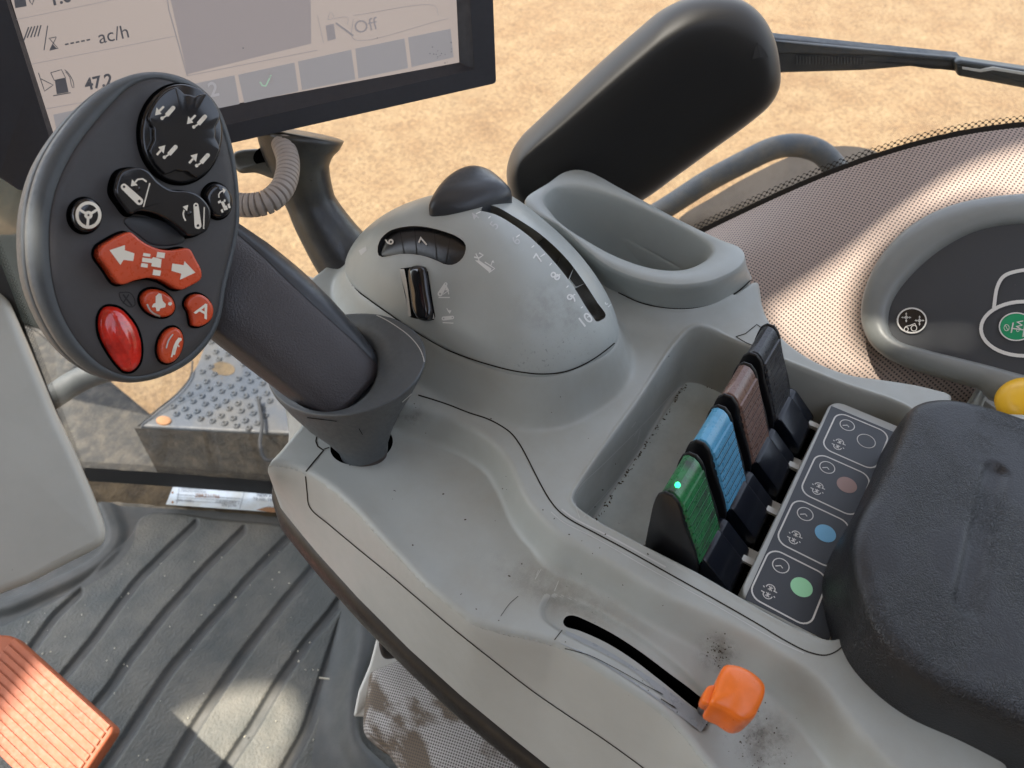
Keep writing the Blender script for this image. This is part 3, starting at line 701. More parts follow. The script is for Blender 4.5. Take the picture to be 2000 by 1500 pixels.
Marks(SD, .0004).fill(Z4([(441,644),(470,640),(482,700),(512,930),(496,930)])).fill(Z4([(582,648),(608,654),(655,945),(622,948),(598,780)])).build('roller_frame', SHINE, dome)
n_ = SD0.hit(810, 570)[1]; o_ = SD0.hit(810, 570)[0]
L = np.array([PL(a, b_, o_+n_*.0035, n_) for a, b_ in [tuple(p) for p in spline(Z4([(478,660),(492,628),(525,618),(562,632),(580,680),(600,800),(617,920),(606,955),(575,962),(540,950),(510,900),(490,780)]), 60, True)]])
pillow('roller', L, n_, .010, .0032, BLKG, dome, crown=.0008)
fm = Marks(SD)
for tx, x, y, h_ in (('7',1052,505,19),('8',1085,540,20),('9',1117,583,20)): fm.text(tx, x, y, h_, -58 if tx not in '4' else -50, bold=.01)
fm.text('10', 1143, 626, 21, -38, bold=.015)
for a, b_ in (((935,416),(944,412)),((1013,462),(1020,457)),((1060,500),(1069,494)),((1090,540),(1099,534)),((1118,578),(1128,573)),((1151,618),(1158,615))): fm.line([(a[0]-5,a[1]+2), (b_[0]-5,b_[1]+2)], 2.2)
for a, b_ in (((958,425),(962,421)),((1042,482),(1047,478)),((1077,517),(1081,512)),((1110,560),(1114,556)),((1138,600),(1142,597))): fm.line([(a[0]-4,a[1]+2), (b_[0]-4,b_[1]+2)], 2.0)
fm.build('scale_print', FAINT, dome)
fm = Marks(SD)
for tx, x, y, h_ in (('4',928,424,17),('5',966,441,18),('6',1008,471,18)): fm.text(tx, x, y, h_, -55, bold=.005)
fm.build('worn_scale_print', FAINT2, dome)
im = Marks(SD)
def arm_icon(ax, ay, bx, by, w0, w1, floor, arrow):
    a = np.array([ax, ay], float); b_ = np.array([bx, by], float); d = (b_-a)/np.linalg.norm(b_-a); nn = np.array([-d[1], d[0]]); P = []
    for k in range(9): t = math.pi/2+math.pi*k/8; P.append(a+d*math.cos(t)*w0+nn*math.sin(t)*w0)
    for k in range(9): t = -math.pi/2+math.pi*k/8; P.append(b_+d*math.cos(t)*w1+nn*math.sin(t)*w1)
    hole = [tuple(a+w0*.4*np.array([math.cos(t), math.sin(t)])) for t in np.linspace(0, 2*np.pi, 10, endpoint=False)]
    hol2 = [tuple(b_+w1*.4*np.array([math.cos(t), math.sin(t)])) for t in np.linspace(0, 2*np.pi, 10, endpoint=False)]
    return [tuple(p) for p in P], hole, hol2
im.fill(*arm_icon(860,574,871,555,5,3.5,None,None)).line([(857,581),(879,581)], 2).line([(866,575),(877,567)], 1.6).fill([(873,558),(878,568),(870,567)]).line([(875,566),(877,575)], 1.8)
im.fill(*arm_icon(867,622,884,620,4,3.5,None,None)).line([(865,630),(886,631)], 2).fill([(879,613),(874,606),(882,606)]).line([(876,607),(873,602)], 1.5)
im.fill(*arm_icon(1184,592,1190,573,3.6,2.6,None,None)).line([(1187,600),(1198,590)], 2).line([(1194,585),(1191,572)], 1.5)
im.fill(Z4([(900,590),(925,590),(1000,640),(990,665)])).line(Z4([(985,665),(1020,640),(960,600)]), 2, smooth=False).line(Z4([(895,570),(930,575),(950,555),(925,545)]), 3).line(Z4([(995,625),(1005,600)]), 1.6).fill(Z4([(1000,600),(1010,588),(1018,606)])).line(Z4([(925,590),(905,548)]), 2)
im.build('symbols', FAINT, dome)
Marks(SD).fill(Z4([(190,530),(235,505),(240,530),(205,560)])).build('worn_symbol', FAINT2, dome)
# seam where the dome meets the console

kn = SD0.hit(925, 392); Kn = nrm(kn[1]*.75+np.array([0, 0, .4])-fw*.25)
knob = empty('slider_knob', tuple(kn[0])); tag(knob, 'smooth dark half round slider knob on top of the grey dome', 'knob')
def local(o, par):
    o.parent = par; o.matrix_parent_inverse = Matrix.Translation(-Vector(par.location)); return o
kp = [tuple(p) for p in spline([(838,411),(843,392),(868,360),(898,341),(928,334),(958,341),(985,361),(1000,380),(990,390),(960,406),(930,416),(895,420),(860,418)], 70, True)]
KO = kn[0]-Kn*.001
Lb = np.array([PL(a, b_, KO, Kn) for a, b_ in kp]); cK = Lb.mean(0)
rows = [Lb-Kn*.006, Lb]
for s_, hgt in ((.985, .0035), (.95, .007), (.88, .011), (.78, .0145), (.64, .0175), (.48, .0195), (.3, .0208), (.12, .0213)):
    rows.append(cK+(Lb-cK)*s_+Kn*hgt*.55)
local(loft_obj('knob_body', rows, RUBB, None, cap0=True, cap1=True), knob)

# ---- seams, marks, wear of the console
bpy.context.view_layer.update()
sm_ = Marks(SDK, .0002)
sm_.line([(817,772),(850,782),(880,792),(916,806),(950,817),(976,830),(999,847),(1015,868),(1029,893),(1043,921),(1058,950),(1074,977),(1092,999),(1115,1016),(1160,1040),(1220,1072),(1300,1117),(1400,1173),(1480,1219),(1540,1255),(1580,1274),(1612,1280),(1634,1272),(1650,1258)], 2.8)
sm_.build('panel_gap', DIRTY, console); sm_ = Marks(SDK, .0002)
sm_.line([(619,853),(617,862),(621,872),(632,880),(615,900),(598,921),(597,928)], 3.0, smooth=False).line([(632,878),(640,875),(649,873)], 1.8)
sm_.build('panel_gap', DIRTY, console); sm_ = Marks(SDK, .0002)
sm_.line([(1437,658),(1456,652),(1478,634),(1500,650),(1518,672)], 1.8, smooth=False).line([(1437,658),(1460,671),(1500,684)], 1.8)
sm_.build('panel_gap', DIRTY, console)
Marks(SDK, .0002).line([(1076,1000),(1100,1020),(1160,1050),(1280,1118),(1400,1184),(1520,1253),(1570,1276)], 1.6).line([(1097,995),(1120,1012),(1200,1053),(1300,1108)], 3.0).build('rim_edge', SHINE, console)
Marks(SS, .0002).line([(597,930),(600,960),(603,985),(611,998),(640,1022),(700,1072),(760,1121),(820,1172),(880,1223),(960,1287),(1040,1349),(1120,1404),(1180,1444),(1260,1502),(1330,1556)], 2.2).build('side_gap', DIRTY, console)
Marks(SP, .0003).line([(1208,571),(1250,590),(1300,601),(1350,602),(1398,592),(1438,571),(1470,543)], 2.4).build('pocket_gap', DIRTY, console)
Marks(SD, .0003).line([(676,537),(690,560),(722,585),(760,612),(800,640),(860,676),(910,697),(960,713),(1010,725),(1060,730),(1105,725),(1150,706),(1190,678),(1222,649)], 2.6).build('dome_gap', DIRTY, dome)
dm = Marks(SDK, .00025)
for k in range(260):
    a, b_ = RNG.normal(1480, 38), RNG.normal(1440, 50)
    if RNG.random() < .5: a, b_ = RNG.normal(1402, 12), RNG.normal(1272, 16)
    r_ = RNG.uniform(.5, 1.5)
    if RNG.random() < .45: dm.disc(a, b_, r_*RNG.uniform(.7, 1.8), r_, RNG.uniform(0, 180))
for k in range(60):
    a, b_ = RNG.uniform(650, 1350), RNG.uniform(780, 1400); r_ = RNG.uniform(.6, 1.5); dm.disc(a, b_, r_*RNG.uniform(.8, 2), r_, RNG.uniform(0, 180))
dm.build('dirt_specks', SPECK, console)['kind'] = 'stuff'
sc_ = Marks(SDK, .0003)
for a, b_, c_, d_ in ((1057,1112,1045,1132),(1052,1114,1048,1124),(1091,1135,1083,1155),(1246,838,1238,852),(1244,868,1236,878),(1250,838,1244,864),(1241,824,1233,835)): sc_.line([(a, b_), (c_, d_)], 1.2)
sc_.line([(1124,965),(1134,948),(1176,908),(1260,824),(1318,762)], 1.0).line([(1140,1010),(1210,932),(1310,800)], 1.0).line([(1118,968),(1132,1012)], 1.0)
sc_.build('scuff_marks', SHINE, console)
Marks(SDK, .0003).line([(978,1204),(995,1180),(1012,1165)], 1.2).line([(1083,1250),(1098,1231)], 1.8).build('scratches', DIRTY, console)
# scale strip beside the throttle slot
Marks(SDK, .0004).line([(1100,1244),(1160,1272),(1230,1314),(1300,1362),(1376,1420)], np.interp(np.linspace(0,1,57), [0,.15,.8,1], [26,32,28,8]) if False else 27, dense=5).build('scale_strip', mat('bluish scale strip', (.35, .375, .385), .3, mott=.1, mscale=30), console)
Marks(SDK, .0006).line(zc([(850,1275),(1050,1340),(1250,1440),(1500,1580),(1700,1690)], 900, 960, .24), 1.4).line([(1290,1366),(1340,1397),(1383,1418)], 2.0).build('strip_grime', DIRTY, console)

# =================================================================== remote levers
LX0 = .2175
RIBD = mat('dark groove', (.02, .022, .025), .6)  # dark strips drawn along the grooves between the ribs
def lever(i, capm, label, lit=False, edgem=None):
    x0 = LX0+.0392*i; y0 = 0
    root = empty('lever', (x0, .04, -.01)); tag(root, label, 'lever', 'coloured hydraulic levers in the bin')
    side = [(.0535,.012),(.0538,.034),(.0525,.0415),(.0492,.0452),(.0455,.0450),(.0412,.0405),(.0370,.030),(.0215,-.006),(.024,-.03),(.050,-.032),(.0525,-.012)]
    side = [tuple(p) for p in spline(side, 40, True)]
    def ext(prof, xa, xb, inset_=0):
        A = [(xa, p[0], p[1]) for p in prof]; B = [(xb, p[0], p[1]) for p in prof]; c = np.mean(np.array(A), 0)
        A = np.array(A); B = np.array(B)
        e = lambda Q, k, dx: (Q.mean(0)+(Q-Q.mean(0))*k)+[dx, 0, 0]
        V, f = loft([e(A, .94, 0), e(A, .985, .0004), A+[.0012, 0, 0], B-[.0012, 0, 0], e(B, .985, -.0004), e(B, .94, 0)], True, True, True); return V, f
    mb = MB(); mb.add(*ext(side, x0, x0+.0030)); mb.add(*ext(side, x0+.0296, x0+.0325))
    core = [(.0500,.012),(.0498,.036),(.0475,.0410),(.0450,.0405),(.0385,.034),(.0300,.014),(.0240,-.003),(.030,-.03),(.050,-.03)]
    mb.add(*ext(core, x0+.003, x0+.030)); local(mb.build('lever_body', BLK, None), root)
    # ribbed cap: top pad and stepped rear face
    pr = [(.0520,.0405),(.0508,.0428),(.0488,.0444),(.0458,.0443),(.0432,.0424),(.0412,.0396)]
    a = np.array([.0404,.0380]); b_ = np.array([.0220,-.0040]); d = (b_-a)/np.linalg.norm(b_-a); o = np.array([-d[1], d[0]]); o = o if o[0] < 0 else -o
    nr = 8; 
    for k in range(nr):
        s0 = a+(b_-a)*(k/nr); s1 = a+(b_-a)*((k+.72)/nr); s2 = a+(b_-a)*((k+.9)/nr)
        pr += [tuple(s0+o*.0000), tuple(s0+d*.0003+o*.0010), tuple(s1+o*.0010), tuple(s2-o*.0002)]
    pr += [tuple(b_)]; P = np.array(pr); inn = P-0
    rows = []
    for xx, s_ in ((x0+.0026, .0007), (x0+.0036, -.0004), (x0+.0287, -.0004), (x0+.0298, .0007)):
        rows.append(np.array([(xx, p[0]+s_*.6, p[1]-s_) for p in P]))
    V, f = loft(rows, False); cap = local(mk('grip_pad', V, f, capm, smooth=True, sharp=25), root)
    em = MB()
    for k in range(nr):
        q = a+(b_-a)*((k+.70)/nr)+o*.00105; q2 = a+(b_-a)*((k+.79)/nr)+o*.00105
        em.add([(x0+.0040, *(q+o*.0005)), (x0+.0283, *(q+o*.0005)), (x0+.0283, *(q2+o*.0005)), (x0+.0040, *(q2+o*.0005))], [(0, 1, 2, 3)])
    gm_ = MB()
    for k in range(nr):
        q = a+(b_-a)*((k+.80)/nr)+o*.00108; q2 = a+(b_-a)*((k+.95)/nr)+o*.00104
        gm_.add([(x0+.0040, *(q+o*.0005)), (x0+.0283, *(q+o*.0005)), (x0+.0283, *(q2+o*.0005)), (x0+.0040, *(q2+o*.0005))], [(0, 1, 2, 3)])
    g2_ = gm_.build('rib_grooves', RIBD, None, smooth=False, sharp=None); g2_.parent = cap
    e_ = em.build('rib_edges', edgem, None, smooth=False, sharp=None); e_.parent = cap
    if lit:
        V, f = loft([np.array([(x0+.0085+.0020*math.cos(t), .0462+.0018*math.sin(t)*.8, .0447+.0004*math.sin(t)) for t in np.linspace(0, 6.283, 20, endpoint=False)]),
                     np.array([(x0+.0085+.001*math.cos(t), .0462+.0008*math.sin(t), .0452) for t in np.linspace(0, 6.283, 20, endpoint=False)])], True, False, True)
        local(mk('indicator_lamp', V, f, GREENL), root)
    # the two curved shrouds behind
    def shroud(xa, xb, dz, nm):
        pf = [(.0290,-.032),(.0290,-.008+dz),(.0284,-.0050+dz),(.0268,-.0030+dz),(.0245,-.0018+dz),(.0215,-.0013+dz),(.0200,-.0016+dz),(.0186,-.0024+dz),(.0040,-.0160+dz),(.0026,-.0180+dz),(.0020,-.0210+dz),(.0010,-.034)]
        V, f = ext(pf, xa, xb); return local(mk(nm, V, f, NAVY, smooth=True, sharp=40), root)
    s1 = shroud(x0+.0045, x0+.0265, 0, 'lever_shroud'); shroud(x0+.0275, x0+.0378, -.0035, 'lever_shroud')
    mb = MB(); mb.add(*box(x0+.0155, x0+.0159, .0015, .026, -.020, -.0012)); 
    return root
lever(0, GREEN, 'worn green ribbed lever with small lit green dot, nearest the throttle', lit=True, edgem=mat('worn green edge', (.10, .36, .16), .4))
lever(1, BLUE, 'blue ribbed lever between the green and the brown ones', edgem=mat('worn blue edge', (.22, .48, .66), .4))
lever(2, BROWN, 'brown ribbed lever between the blue and the black ones', edgem=mat('worn brown edge', (.36, .24, .20), .4))
lever(3, BLKC, 'all black ribbed lever at the far end of the row', edgem=mat('worn black edge', (.09, .09, .09), .4))
# bin lining and slots
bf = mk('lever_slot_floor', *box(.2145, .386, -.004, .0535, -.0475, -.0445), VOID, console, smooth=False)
bfl = mk('bin_floor', *box(.2150, .3860, .0562, .0925, -.0478, -.0466), mat('pale green grey floor', (.46, .50, .46), .5, grain=.2, gscale=1500, mott=.2, mscale=30, spots=.03), console, smooth=False)
mk('slot_lip', *box(.2145, .386, .0535, .0560, -.0485, -.0425), GREY2, console, smooth=False)
for k in range(4): mk('spring_clip', *box(LX0+.0392*k+.0275, LX0+.0392*k+.0315, -.0045, .0055, -.0215, -.0195), PALE, console, smooth=False)
for k in (1, 2, 3): mk('cross_rib', *box(LX0+.0392*k-.006, LX0+.0392*k+.003, -.0040, .006, -.029, -.027), PALE, console, smooth=False)
# plate with the printed film
def slab(name, P2, z0, z1, r, m, par):
    P = np.array([(a, b_, z1) for a, b_ in P2]); return pillow(name, P, (0, 0, 1), z1-z0, r, m, par, sharp=40)
plate = slab('label_plate', rrect(.2165, .383, -.0535, -.0025, .009), -.047, -.0095, .0012, GREYL, console)
film = mk('printed_film', *prism([[(.2175,-.0062,-.0091),(.376,-.0040,-.0091),(.376,-.05,-.0091),(.2185,-.0505,-.0091)]], (0, 0, 1), .0005), DECAL, plate, smooth=False)
bpy.context.view_layer.update()
SF = Surf([film])
class PlanMarks(Marks):
    """marks laid out on the plate in its own millimetres"""
    def add2(s, V2, f):
        s.mb.add([(p[0], p[1], s.z) for p in V2], f); return s
pz = -.0091
cols = [DGREEN, DBLUE, DBROWN, None]
for k in range(4):
    cx = .2372+.0396*k; cy = -.0235-.0006*k
    m = PlanMarks(None); m.z = pz+.0002
    rr_ = rrect(cx-.0172, cx+.0172, cy-.0165, cy+.0165, .0065, 6)
    m.line([tuple(p) for p in rr_], .0009, closed=True, smooth=False, dense=.002)
    o0 = G(1517, 1145, pz); dq = lambda a, b_: tuple((G(a, b_, pz)-o0)[:2]+np.array([cx, cy]))
    c2 = dq(1501, 1105); cdot = dq(1541, 1147); m.line(ell(*c2, .0044, .0044, 0, 24), .00055, closed=True, smooth=False, dense=.002)
    m.line([(c2[0]-.0018, c2[1]+.0024), (c2[0], c2[1]), (c2[0]-.0010, c2[1]-.0014)], .0006, smooth=False, dense=.002)
    c3 = dq(1477, 1157)
    for sgn_ in (1, -1):
        q = (c3[0]+.0004+.0021*sgn_, c3[1]); 
        m.line([(q[0]+.0024*math.cos(t)*1.0, q[1]+.0024*math.sin(t)) for t in np.linspace(-1.6+(0 if sgn_ > 0 else 3.14), 1.6+(0 if sgn_ > 0 else 3.14), 10)], .00055, dense=.001)
        m.line([(q[0]-.0011, q[1]-.0011), (q[0]+.0011, q[1]+.0011)], .0005, dense=.001).line([(q[0]-.0011, q[1]+.0011), (q[0]+.0011, q[1]-.0011)], .0005, dense=.001).line([(q[0]-.0014, q[1]), (q[0]+.0014, q[1])], .0005, dense=.001)
        m.line([(q[0]-.0004*sgn_, q[1]-.0038*sgn_), (q[0]-.0004*sgn_, q[1]-.0018*sgn_)], .0006, dense=.001).line([(q[0]-.0004*sgn_, q[1]+.0038*sgn_), (q[0]-.0010*sgn_, q[1]+.0030*sgn_)], .0006, dense=.001)
    if cols[k] is None: m.line(ell(cdot[0], cdot[1], .0054, .0054, 0, 30), .0005, closed=True, smooth=False, dense=.002)
    m.build('symbol_print', WHITE, film)
    if cols[k]:
        m = PlanMarks(None); m.z = pz+.0002; m.fill(ell(cdot[0], cdot[1], .0058, .0058, 0, 32)); m.build('colour_dot', cols[k], film)

# =================================================================== hand throttle
thr = empty('throttle_lever', tuple(G(1430, 1420, -.012))); tag(thr, 'chunky orange throttle knob at the end of its curved slot', 'lever')
tz = .004
ToN = nrm(-fw*.60+rt*.05+up*.55)
TO = G(1430, 1360, .012)
top = [tuple(p) for p in spline(zc([(318,655),(360,650),(430,662),(520,700),(600,760),(640,810),(652,850),(640,920),(600,1010),(560,1080),(480,1110),(420,1090),(330,1030),(230,985),(200,960),(230,860),(270,740)], 1340, 1140, .24), 90, True)]
L = np.array([PL(a, b_, TO, ToN) for a, b_ in top])
down = nrm(np.array([0, 0, -1])*.8-up*.35+fw*.2)
c = L.mean(0); rows = []
for k, (s_, dn) in enumerate(((.80, .0165), (.88, .0160), (.93, .0145), (.96, .011), (.985, .006), (1, .003), (.99, .0012), (.96, .0002), (.90, -.0006), (.7, -.0014), (.4, -.002), (.1, -.0022))):
    rows.append(c+(L-c)*s_-ToN*dn+down*max(0, dn)*.35)
local(loft_obj('knob', rows, ORNG, None, cap0=True, cap1=True), thr)
# ears and stem
L2 = np.array([PL(a, b_, TO-ToN*.003, ToN) for a, b_ in spline(zc([(180,830),(240,820),(260,840),(230,975),(160,970),(136,940),(150,880)], 1340, 1140, .24), 40, True)])
local(pillow('knob_tab', L2, ToN, .008, .0012, ORNG, None), thr)
a = G(1388, 1362, -.010); b_ = G(1420, 1385, .004)
V, f = tube([a-[0, 0, .02], a, (a+b_)/2, b_], .003, 12); local(mk('stem', V, f, STEEL), thr)

# =================================================================== joystick
HO = D(250, 440, .36); vv = nrm(ray(250, 440))
HN = nrm(-vv+rt*.40+up*.06)
joy = empty('joystick', tuple(G(712, 880, -.02))); tag(joy, 'dark grey multifunction joystick with oval button face and orange buttons', 'joystick')
def face(px, off=0.0): return np.array([PL(a, b_, HO+HN*off, HN) for a, b_ in px])
outA = [tuple(p) for p in spline([(300,140),(345,147),(385,166),(420,200),(443,250),(458,310),(466,380),(466,440),(455,500),(440,560),(430,620),(412,662),(370,708),(310,738),(250,748),(190,735),(130,690),(85,620),(60,550),(52,470),(57,400),(80,320),(130,240),(200,172),(250,147)], 140, True)]
inB = [tuple(p) for p in spline([(300,153),(345,162),(382,182),(414,213),(436,258),(451,315),(459,380),(459,438),(448,496),(433,556),(423,614),(405,654),(363,698),(308,726),(255,735),(200,715),(150,665),(115,600),(98,520),(97,430),(112,360),(150,285),(215,205),(258,166)], 140, True)]
A0 = face(outA, -.005); B0 = face(inB, 0)
cA = A0.mean(0); sh = lambda k: cA+(A0-cA)*k
head = loft_obj('grip_head', [sh(.5)-HN*.040, sh(.82)-HN*.038, sh(.95)-HN*.032, sh(.99)-HN*.024, sh(1.0)-HN*.014, sh(1.0)-HN*.0052], CHARB, None, cap0=True, cap1=True)
local(head, joy)
front = loft_obj('face_shell', [sh(.99)-HN*.0048, sh(1.0)-HN*.0040, sh(.996)-HN*.0012, A0*.94+(B0)*.06+HN*.0006, A0*.5+B0*.5+HN*.0012*1.0+HN*.0014, A0*.12+B0*.88+HN*.0012, B0], CHARB, None, cap0=True); local(front, joy)
c = B0.mean(0)
panel = loft_obj('button_panel', [B0]+[c+(B0-c)*k+HN*.0006 for k in (.985, .9, .7, .45, .2, .04)], CHAR, None, cap1=True); local(panel, joy)
bpy.context.view_layer.update()
def Z1(p): return zc(p, 0, 100, .25)
def Z2(p): return zc(p, 0, 400, .25)
def button(nm, pxl, h_, r_, m, label=None, crown=0.0, gap=True, n=90, par=None, smooth=True, shp=None):
    pts = [tuple(p) for p in spline(pxl, n, True)] if smooth else pxl
    L = face(pts, h_); o = pillow(nm, L, HN, h_+.002, r_, m, None, crown=crown, steps=5, sharp=shp); local(o, joy)
    if label: o['label'] = label
    if gap:
        L0 = face(pts, 0)-0; L0 = L-HN*(h_-.0009); c_ = L0.mean(0); G0 = inset(L0, HN, -.0011)
        g_ = loft_obj(nm+'_gap', [G0, L0], VOID, None); g_.parent = o
    return o
def on(o): bpy.context.view_layer.update(); return Surf([o])
# round four-way pad
t_ = np.linspace(0, 2*np.pi, 150, endpoint=False)
def pad_outline(k):
    P = []
    for a in t_:
        r_ = 1.0
        for ang, wd in ((-80, 24), (0, 20), (95, 24), (178, 20)):
            d = (math.degrees(a)-ang+180) % 360-180; u = max(0, 1-abs(d)/wd); r_ -= .19*min(1, u*1.7)*k
        P.append((361+75*r_*math.cos(a), 259+93*r_*math.sin(a)))
    return P
base = button('pad_base', ell(356, 260, 80, 97, 0, 60), .0050, .0015, BLKG, smooth=False)
pad = button('four_way_pad', pad_outline(1), .0085, .0009, BLKG, 'round gloss black four way pad with cylinder symbols', gap=False, smooth=False, shp=30)
S_ = on(pad); m = Marks(S_, .00015)
for (x, y, dr) in ((1300,480,1),(1548,548,1),(1318,785,-1),(1570,850,-1)):
    dx, dy = x-1300, y-480
    if dr == 1: m.line(Z1([(1279+dx,432+dy),(1240+dx,472+dy)]), 4.2).fill(Z1([(1211+dx,502+dy),(1222+dx,440+dy),(1262+dx,490+dy)]))
    else: m.line(Z1([(1225+dx-18,505+dy),(1262+dx-18,462+dy)]), 4.2).fill(Z1([(1290+dx-18,430+dy),(1235+dx-18,445+dy),(1278+dx-18,495+dy)]))
    q = (0, 0) if dr == 1 else (2, 5)
    m.line(Z1([(1352+dx,444+dy),(1300+dx,502+dy)]), 8.4).disc(*Z1([(1352+dx,444+dy)])[0], 4.2).line(Z1([(1300+dx,502+dy),(1270+dx,522+dy)]), 3).disc(*Z1([(1266+dx,524+dy)])[0], 3.4)
m.build('pad_symbols', CREAM, pad)
# bow shaped rocker
rk = button('lift_rocker', Z1([(915,1010),(955,935),(1080,907),(1160,935),(1240,1020),(1340,1080),(1490,1095),(1570,1135),(1645,1230),(1650,1300),(1620,1400),(1550,1435),(1480,1440),(1420,1390),(1310,1310),(1200,1262),(1090,1248),(1030,1270),(960,1190),(905,1100)]), .0100, .0011, BLKG, 'bow shaped gloss black rocker with two arm symbols')
S_ = on(rk); m = Marks(S_, .00015)
def Zi(t3, z): return [z(l) for l in t3]
m.fill(*Zi(arm_icon(968,1060,1088,1172,25,30,0,0), Z1)).line(Z1([(1170,1030),(1120,1215)]), 2.4).line(Z1([(1145,1020),(1115,998),(1075,1002),(1050,1030)]), 3.2).fill(Z1([(1022,1055),(1030,1000),(1075,1048)]))
m.fill(*Zi(arm_icon(1530,1205,1546,1362,20,27,0,0), Z1)).line(Z1([(1595,1218),(1590,1388)]), 2.2).line(Z1([(1450,1325),(1430,1280),(1438,1240)]), 3.0).fill(Z1([(1470,1200),(1425,1215),(1460,1250)]))
m.build('rocker_symbols', CREAM, rk)
dd_ = Marks(S_, .0006)
for p in Z1([(1080,1075),(1482,1265)]): 
    L = face(ell(p[0], p[1], 5, 5, 0, 20), .0108); local(pillow('dimple', L, HN, .0012, .0006, BLKG, None, crown=.0004), joy)
sb = button('steering_button', ell(*Z1([(690,1278)])[0], 30, 33, 0, 50), .0080, .0024, BLKG, 'round gloss black button with steering wheel symbol', crown=.0003, smooth=False)
S_ = on(sb); m = Marks(S_, .00018); c_ = Z1([(690,1280)])[0]
m.ring(c_[0], c_[1], 22, 23.5, 6); m.disc(c_[0], c_[1], 8)
for a in (95, 210, 330): m.line([(c_[0], c_[1]), (c_[0]+20*math.cos(math.radians(a)), c_[1]+21*math.sin(math.radians(a)))], 5)
m.build('wheel_symbol', CREAM, sb); Marks(S_, .0003).disc(c_[0], c_[1], 2).build('hub_dot', BLKG, sb)
hb = button('turn_button', Z1([(1612,1110),(1650,1050),(1705,1030),(1775,1058),(1822,1130),(1826,1210),(1785,1280),(1725,1302),(1670,1275),(1625,1190)]), .0055, .0026, BLKG, 'small gloss black button with tractor and curved arrow', crown=.0003)
m = Marks(on(hb), .00018); m.line(Z1([(1710,1145),(1710,1110),(1740,1090)]), 2.2).fill(Z1([(1765,1085),(1738,1068),(1745,1112)]))
for q in ([(1700,1175),(1722,1162),(1728,1180),(1706,1193)],[(1745,1163),(1758,1155),(1762,1175),(1750,1180)],[(1722,1178),(1745,1172),(1765,1215),(1745,1228)],[(1722,1240),(1738,1230),(1745,1258),(1730,1262)],[(1775,1195),(1792,1188),(1800,1222),(1785,1228)],[(1740,1218),(1768,1205),(1780,1235),(1752,1245)]): m.fill(Z1(q))
m.build('tractor_symbol', CREAM, hb)
L = face([tuple(p) for p in spline(Z1([(965,1330),(990,1290),(1100,1285),(1240,1310),(1360,1370),(1440,1440),(1450,1480),(1400,1510),(1300,1525),(1180,1510),(1080,1440),(1000,1380)]), 60, True)], .0012)
local(pillow('thumb_rest', L, HN, .003, .0011, RUBB, None, crown=.0005), joy)
rr2 = button('steer_rocker', Z2([(795,330),(830,300),(985,218),(1025,215),(1060,240),(1125,292),(1240,343),(1340,355),(1460,338),(1490,350),(1530,420),(1578,520),(1572,580),(1500,628),(1425,662),(1390,655),(1275,590),(1170,570),(1060,590),(945,620),(850,500),(780,390)]), .0105, .0011, RED, 'bow shaped red rocker with arrows and tractor symbol', n=130)
m = Marks(on(rr2), .00015)
m.fill(Z2([(855,355),(975,315),(975,355),(1050,380),(1040,440),(965,430),(940,470)])).fill(Z2([(1525,530),(1440,440),(1435,472),(1345,458),(1338,515),(1415,538),(1405,585)]))
for q in ([(1120,375),(1175,385),(1172,408),(1115,400)],[(1228,368),(1290,376),(1283,418),(1220,410)],[(1112,412),(1185,422),(1195,408),(1262,425),(1255,492),(1180,480),(1185,455),(1108,445)],[(1104,455),(1155,462),(1152,492),(1098,485)],[(1198,505),(1258,515),(1250,556),(1190,548)]): m.fill(Z2(q))
m.build('rocker_symbols', CREAM, rr2)
b2 = button('rabbit_button', ell(*Z2([(1245,768)])[0], 35, 25, 27, 60), .0050, .0022, RED, 'oval red button with running hare symbol', smooth=False)
m = Marks(on(b2), .00018); m.fill(Z2([(1215,715),(1240,690),(1260,700),(1270,750),(1295,775),(1290,800),(1250,810),(1245,830),(1222,830),(1215,800),(1185,800),(1195,775),(1215,765)])).disc(*Z2([(1327,773)])[0], 3.6)
m.build('hare_symbol', CREAM, b2)
m = Marks(on(b2), .0003); m.line(Z2([(1150,775),(1175,825),(1240,865),(1310,870),(1362,845)]), 3.0).build('worn_edge', SHINE, b2)
b3 = button('letter_button', Z2([(1475,735),(1515,705),(1570,700),(1635,738),(1672,805),(1662,885),(1610,935),(1550,952),(1512,940),(1500,895),(1488,835),(1462,785)]), .0050, .0016, RED, 'small red button with letter A')
Marks(on(b3), .00018).text('A', *Z2([(1585,828)])[0], 27, 28, sx=1.1, bold=.02).build('letter', CREAM, b3)
b4 = button('tortoise_button', ell(*Z2([(1345,1100)])[0], 23, 36, 17, 60), .0050, .0020, RED, 'narrow oval red button with animal symbol', smooth=False)
m = Marks(on(b4), .00018); m.line(Z2([(1405,1045),(1380,1080),(1362,1130),(1352,1170)]), 7).disc(*Z2([(1405,1052)])[0], 3.4).line(Z2([(1362,1120),(1338,1190)]), 3).line(Z2([(1385,1090),(1400,1110)]), 2.4); m.build('animal_symbol', CREAM, b4)
Marks(on(b4), .0003).line(Z2([(1298,1120),(1315,1060),(1350,1010)]), 2.6).build('worn_edge', SHINE, b4)
b5 = button('warning_lens', Z2([(785,930),(795,860),(835,805),(890,795),(960,815),(1030,880),(1085,960),(1118,1060),(1125,1160),(1105,1250),(1050,1305),(990,1305),(930,1250),(860,1150),(800,1030)]), .0050, .0045, REDG, 'large oval clear red button', crown=.0012, n=100)
L = face([tuple(p) for p in spline(Z2([(1110,860),(1160,940),(1180,1060),(1165,1220),(1100,1310),(1010,1345),(920,1320),(850,1250),(1000,1340),(1100,1290),(1150,1180),(1155,1060)]), 60, True)], .0003)
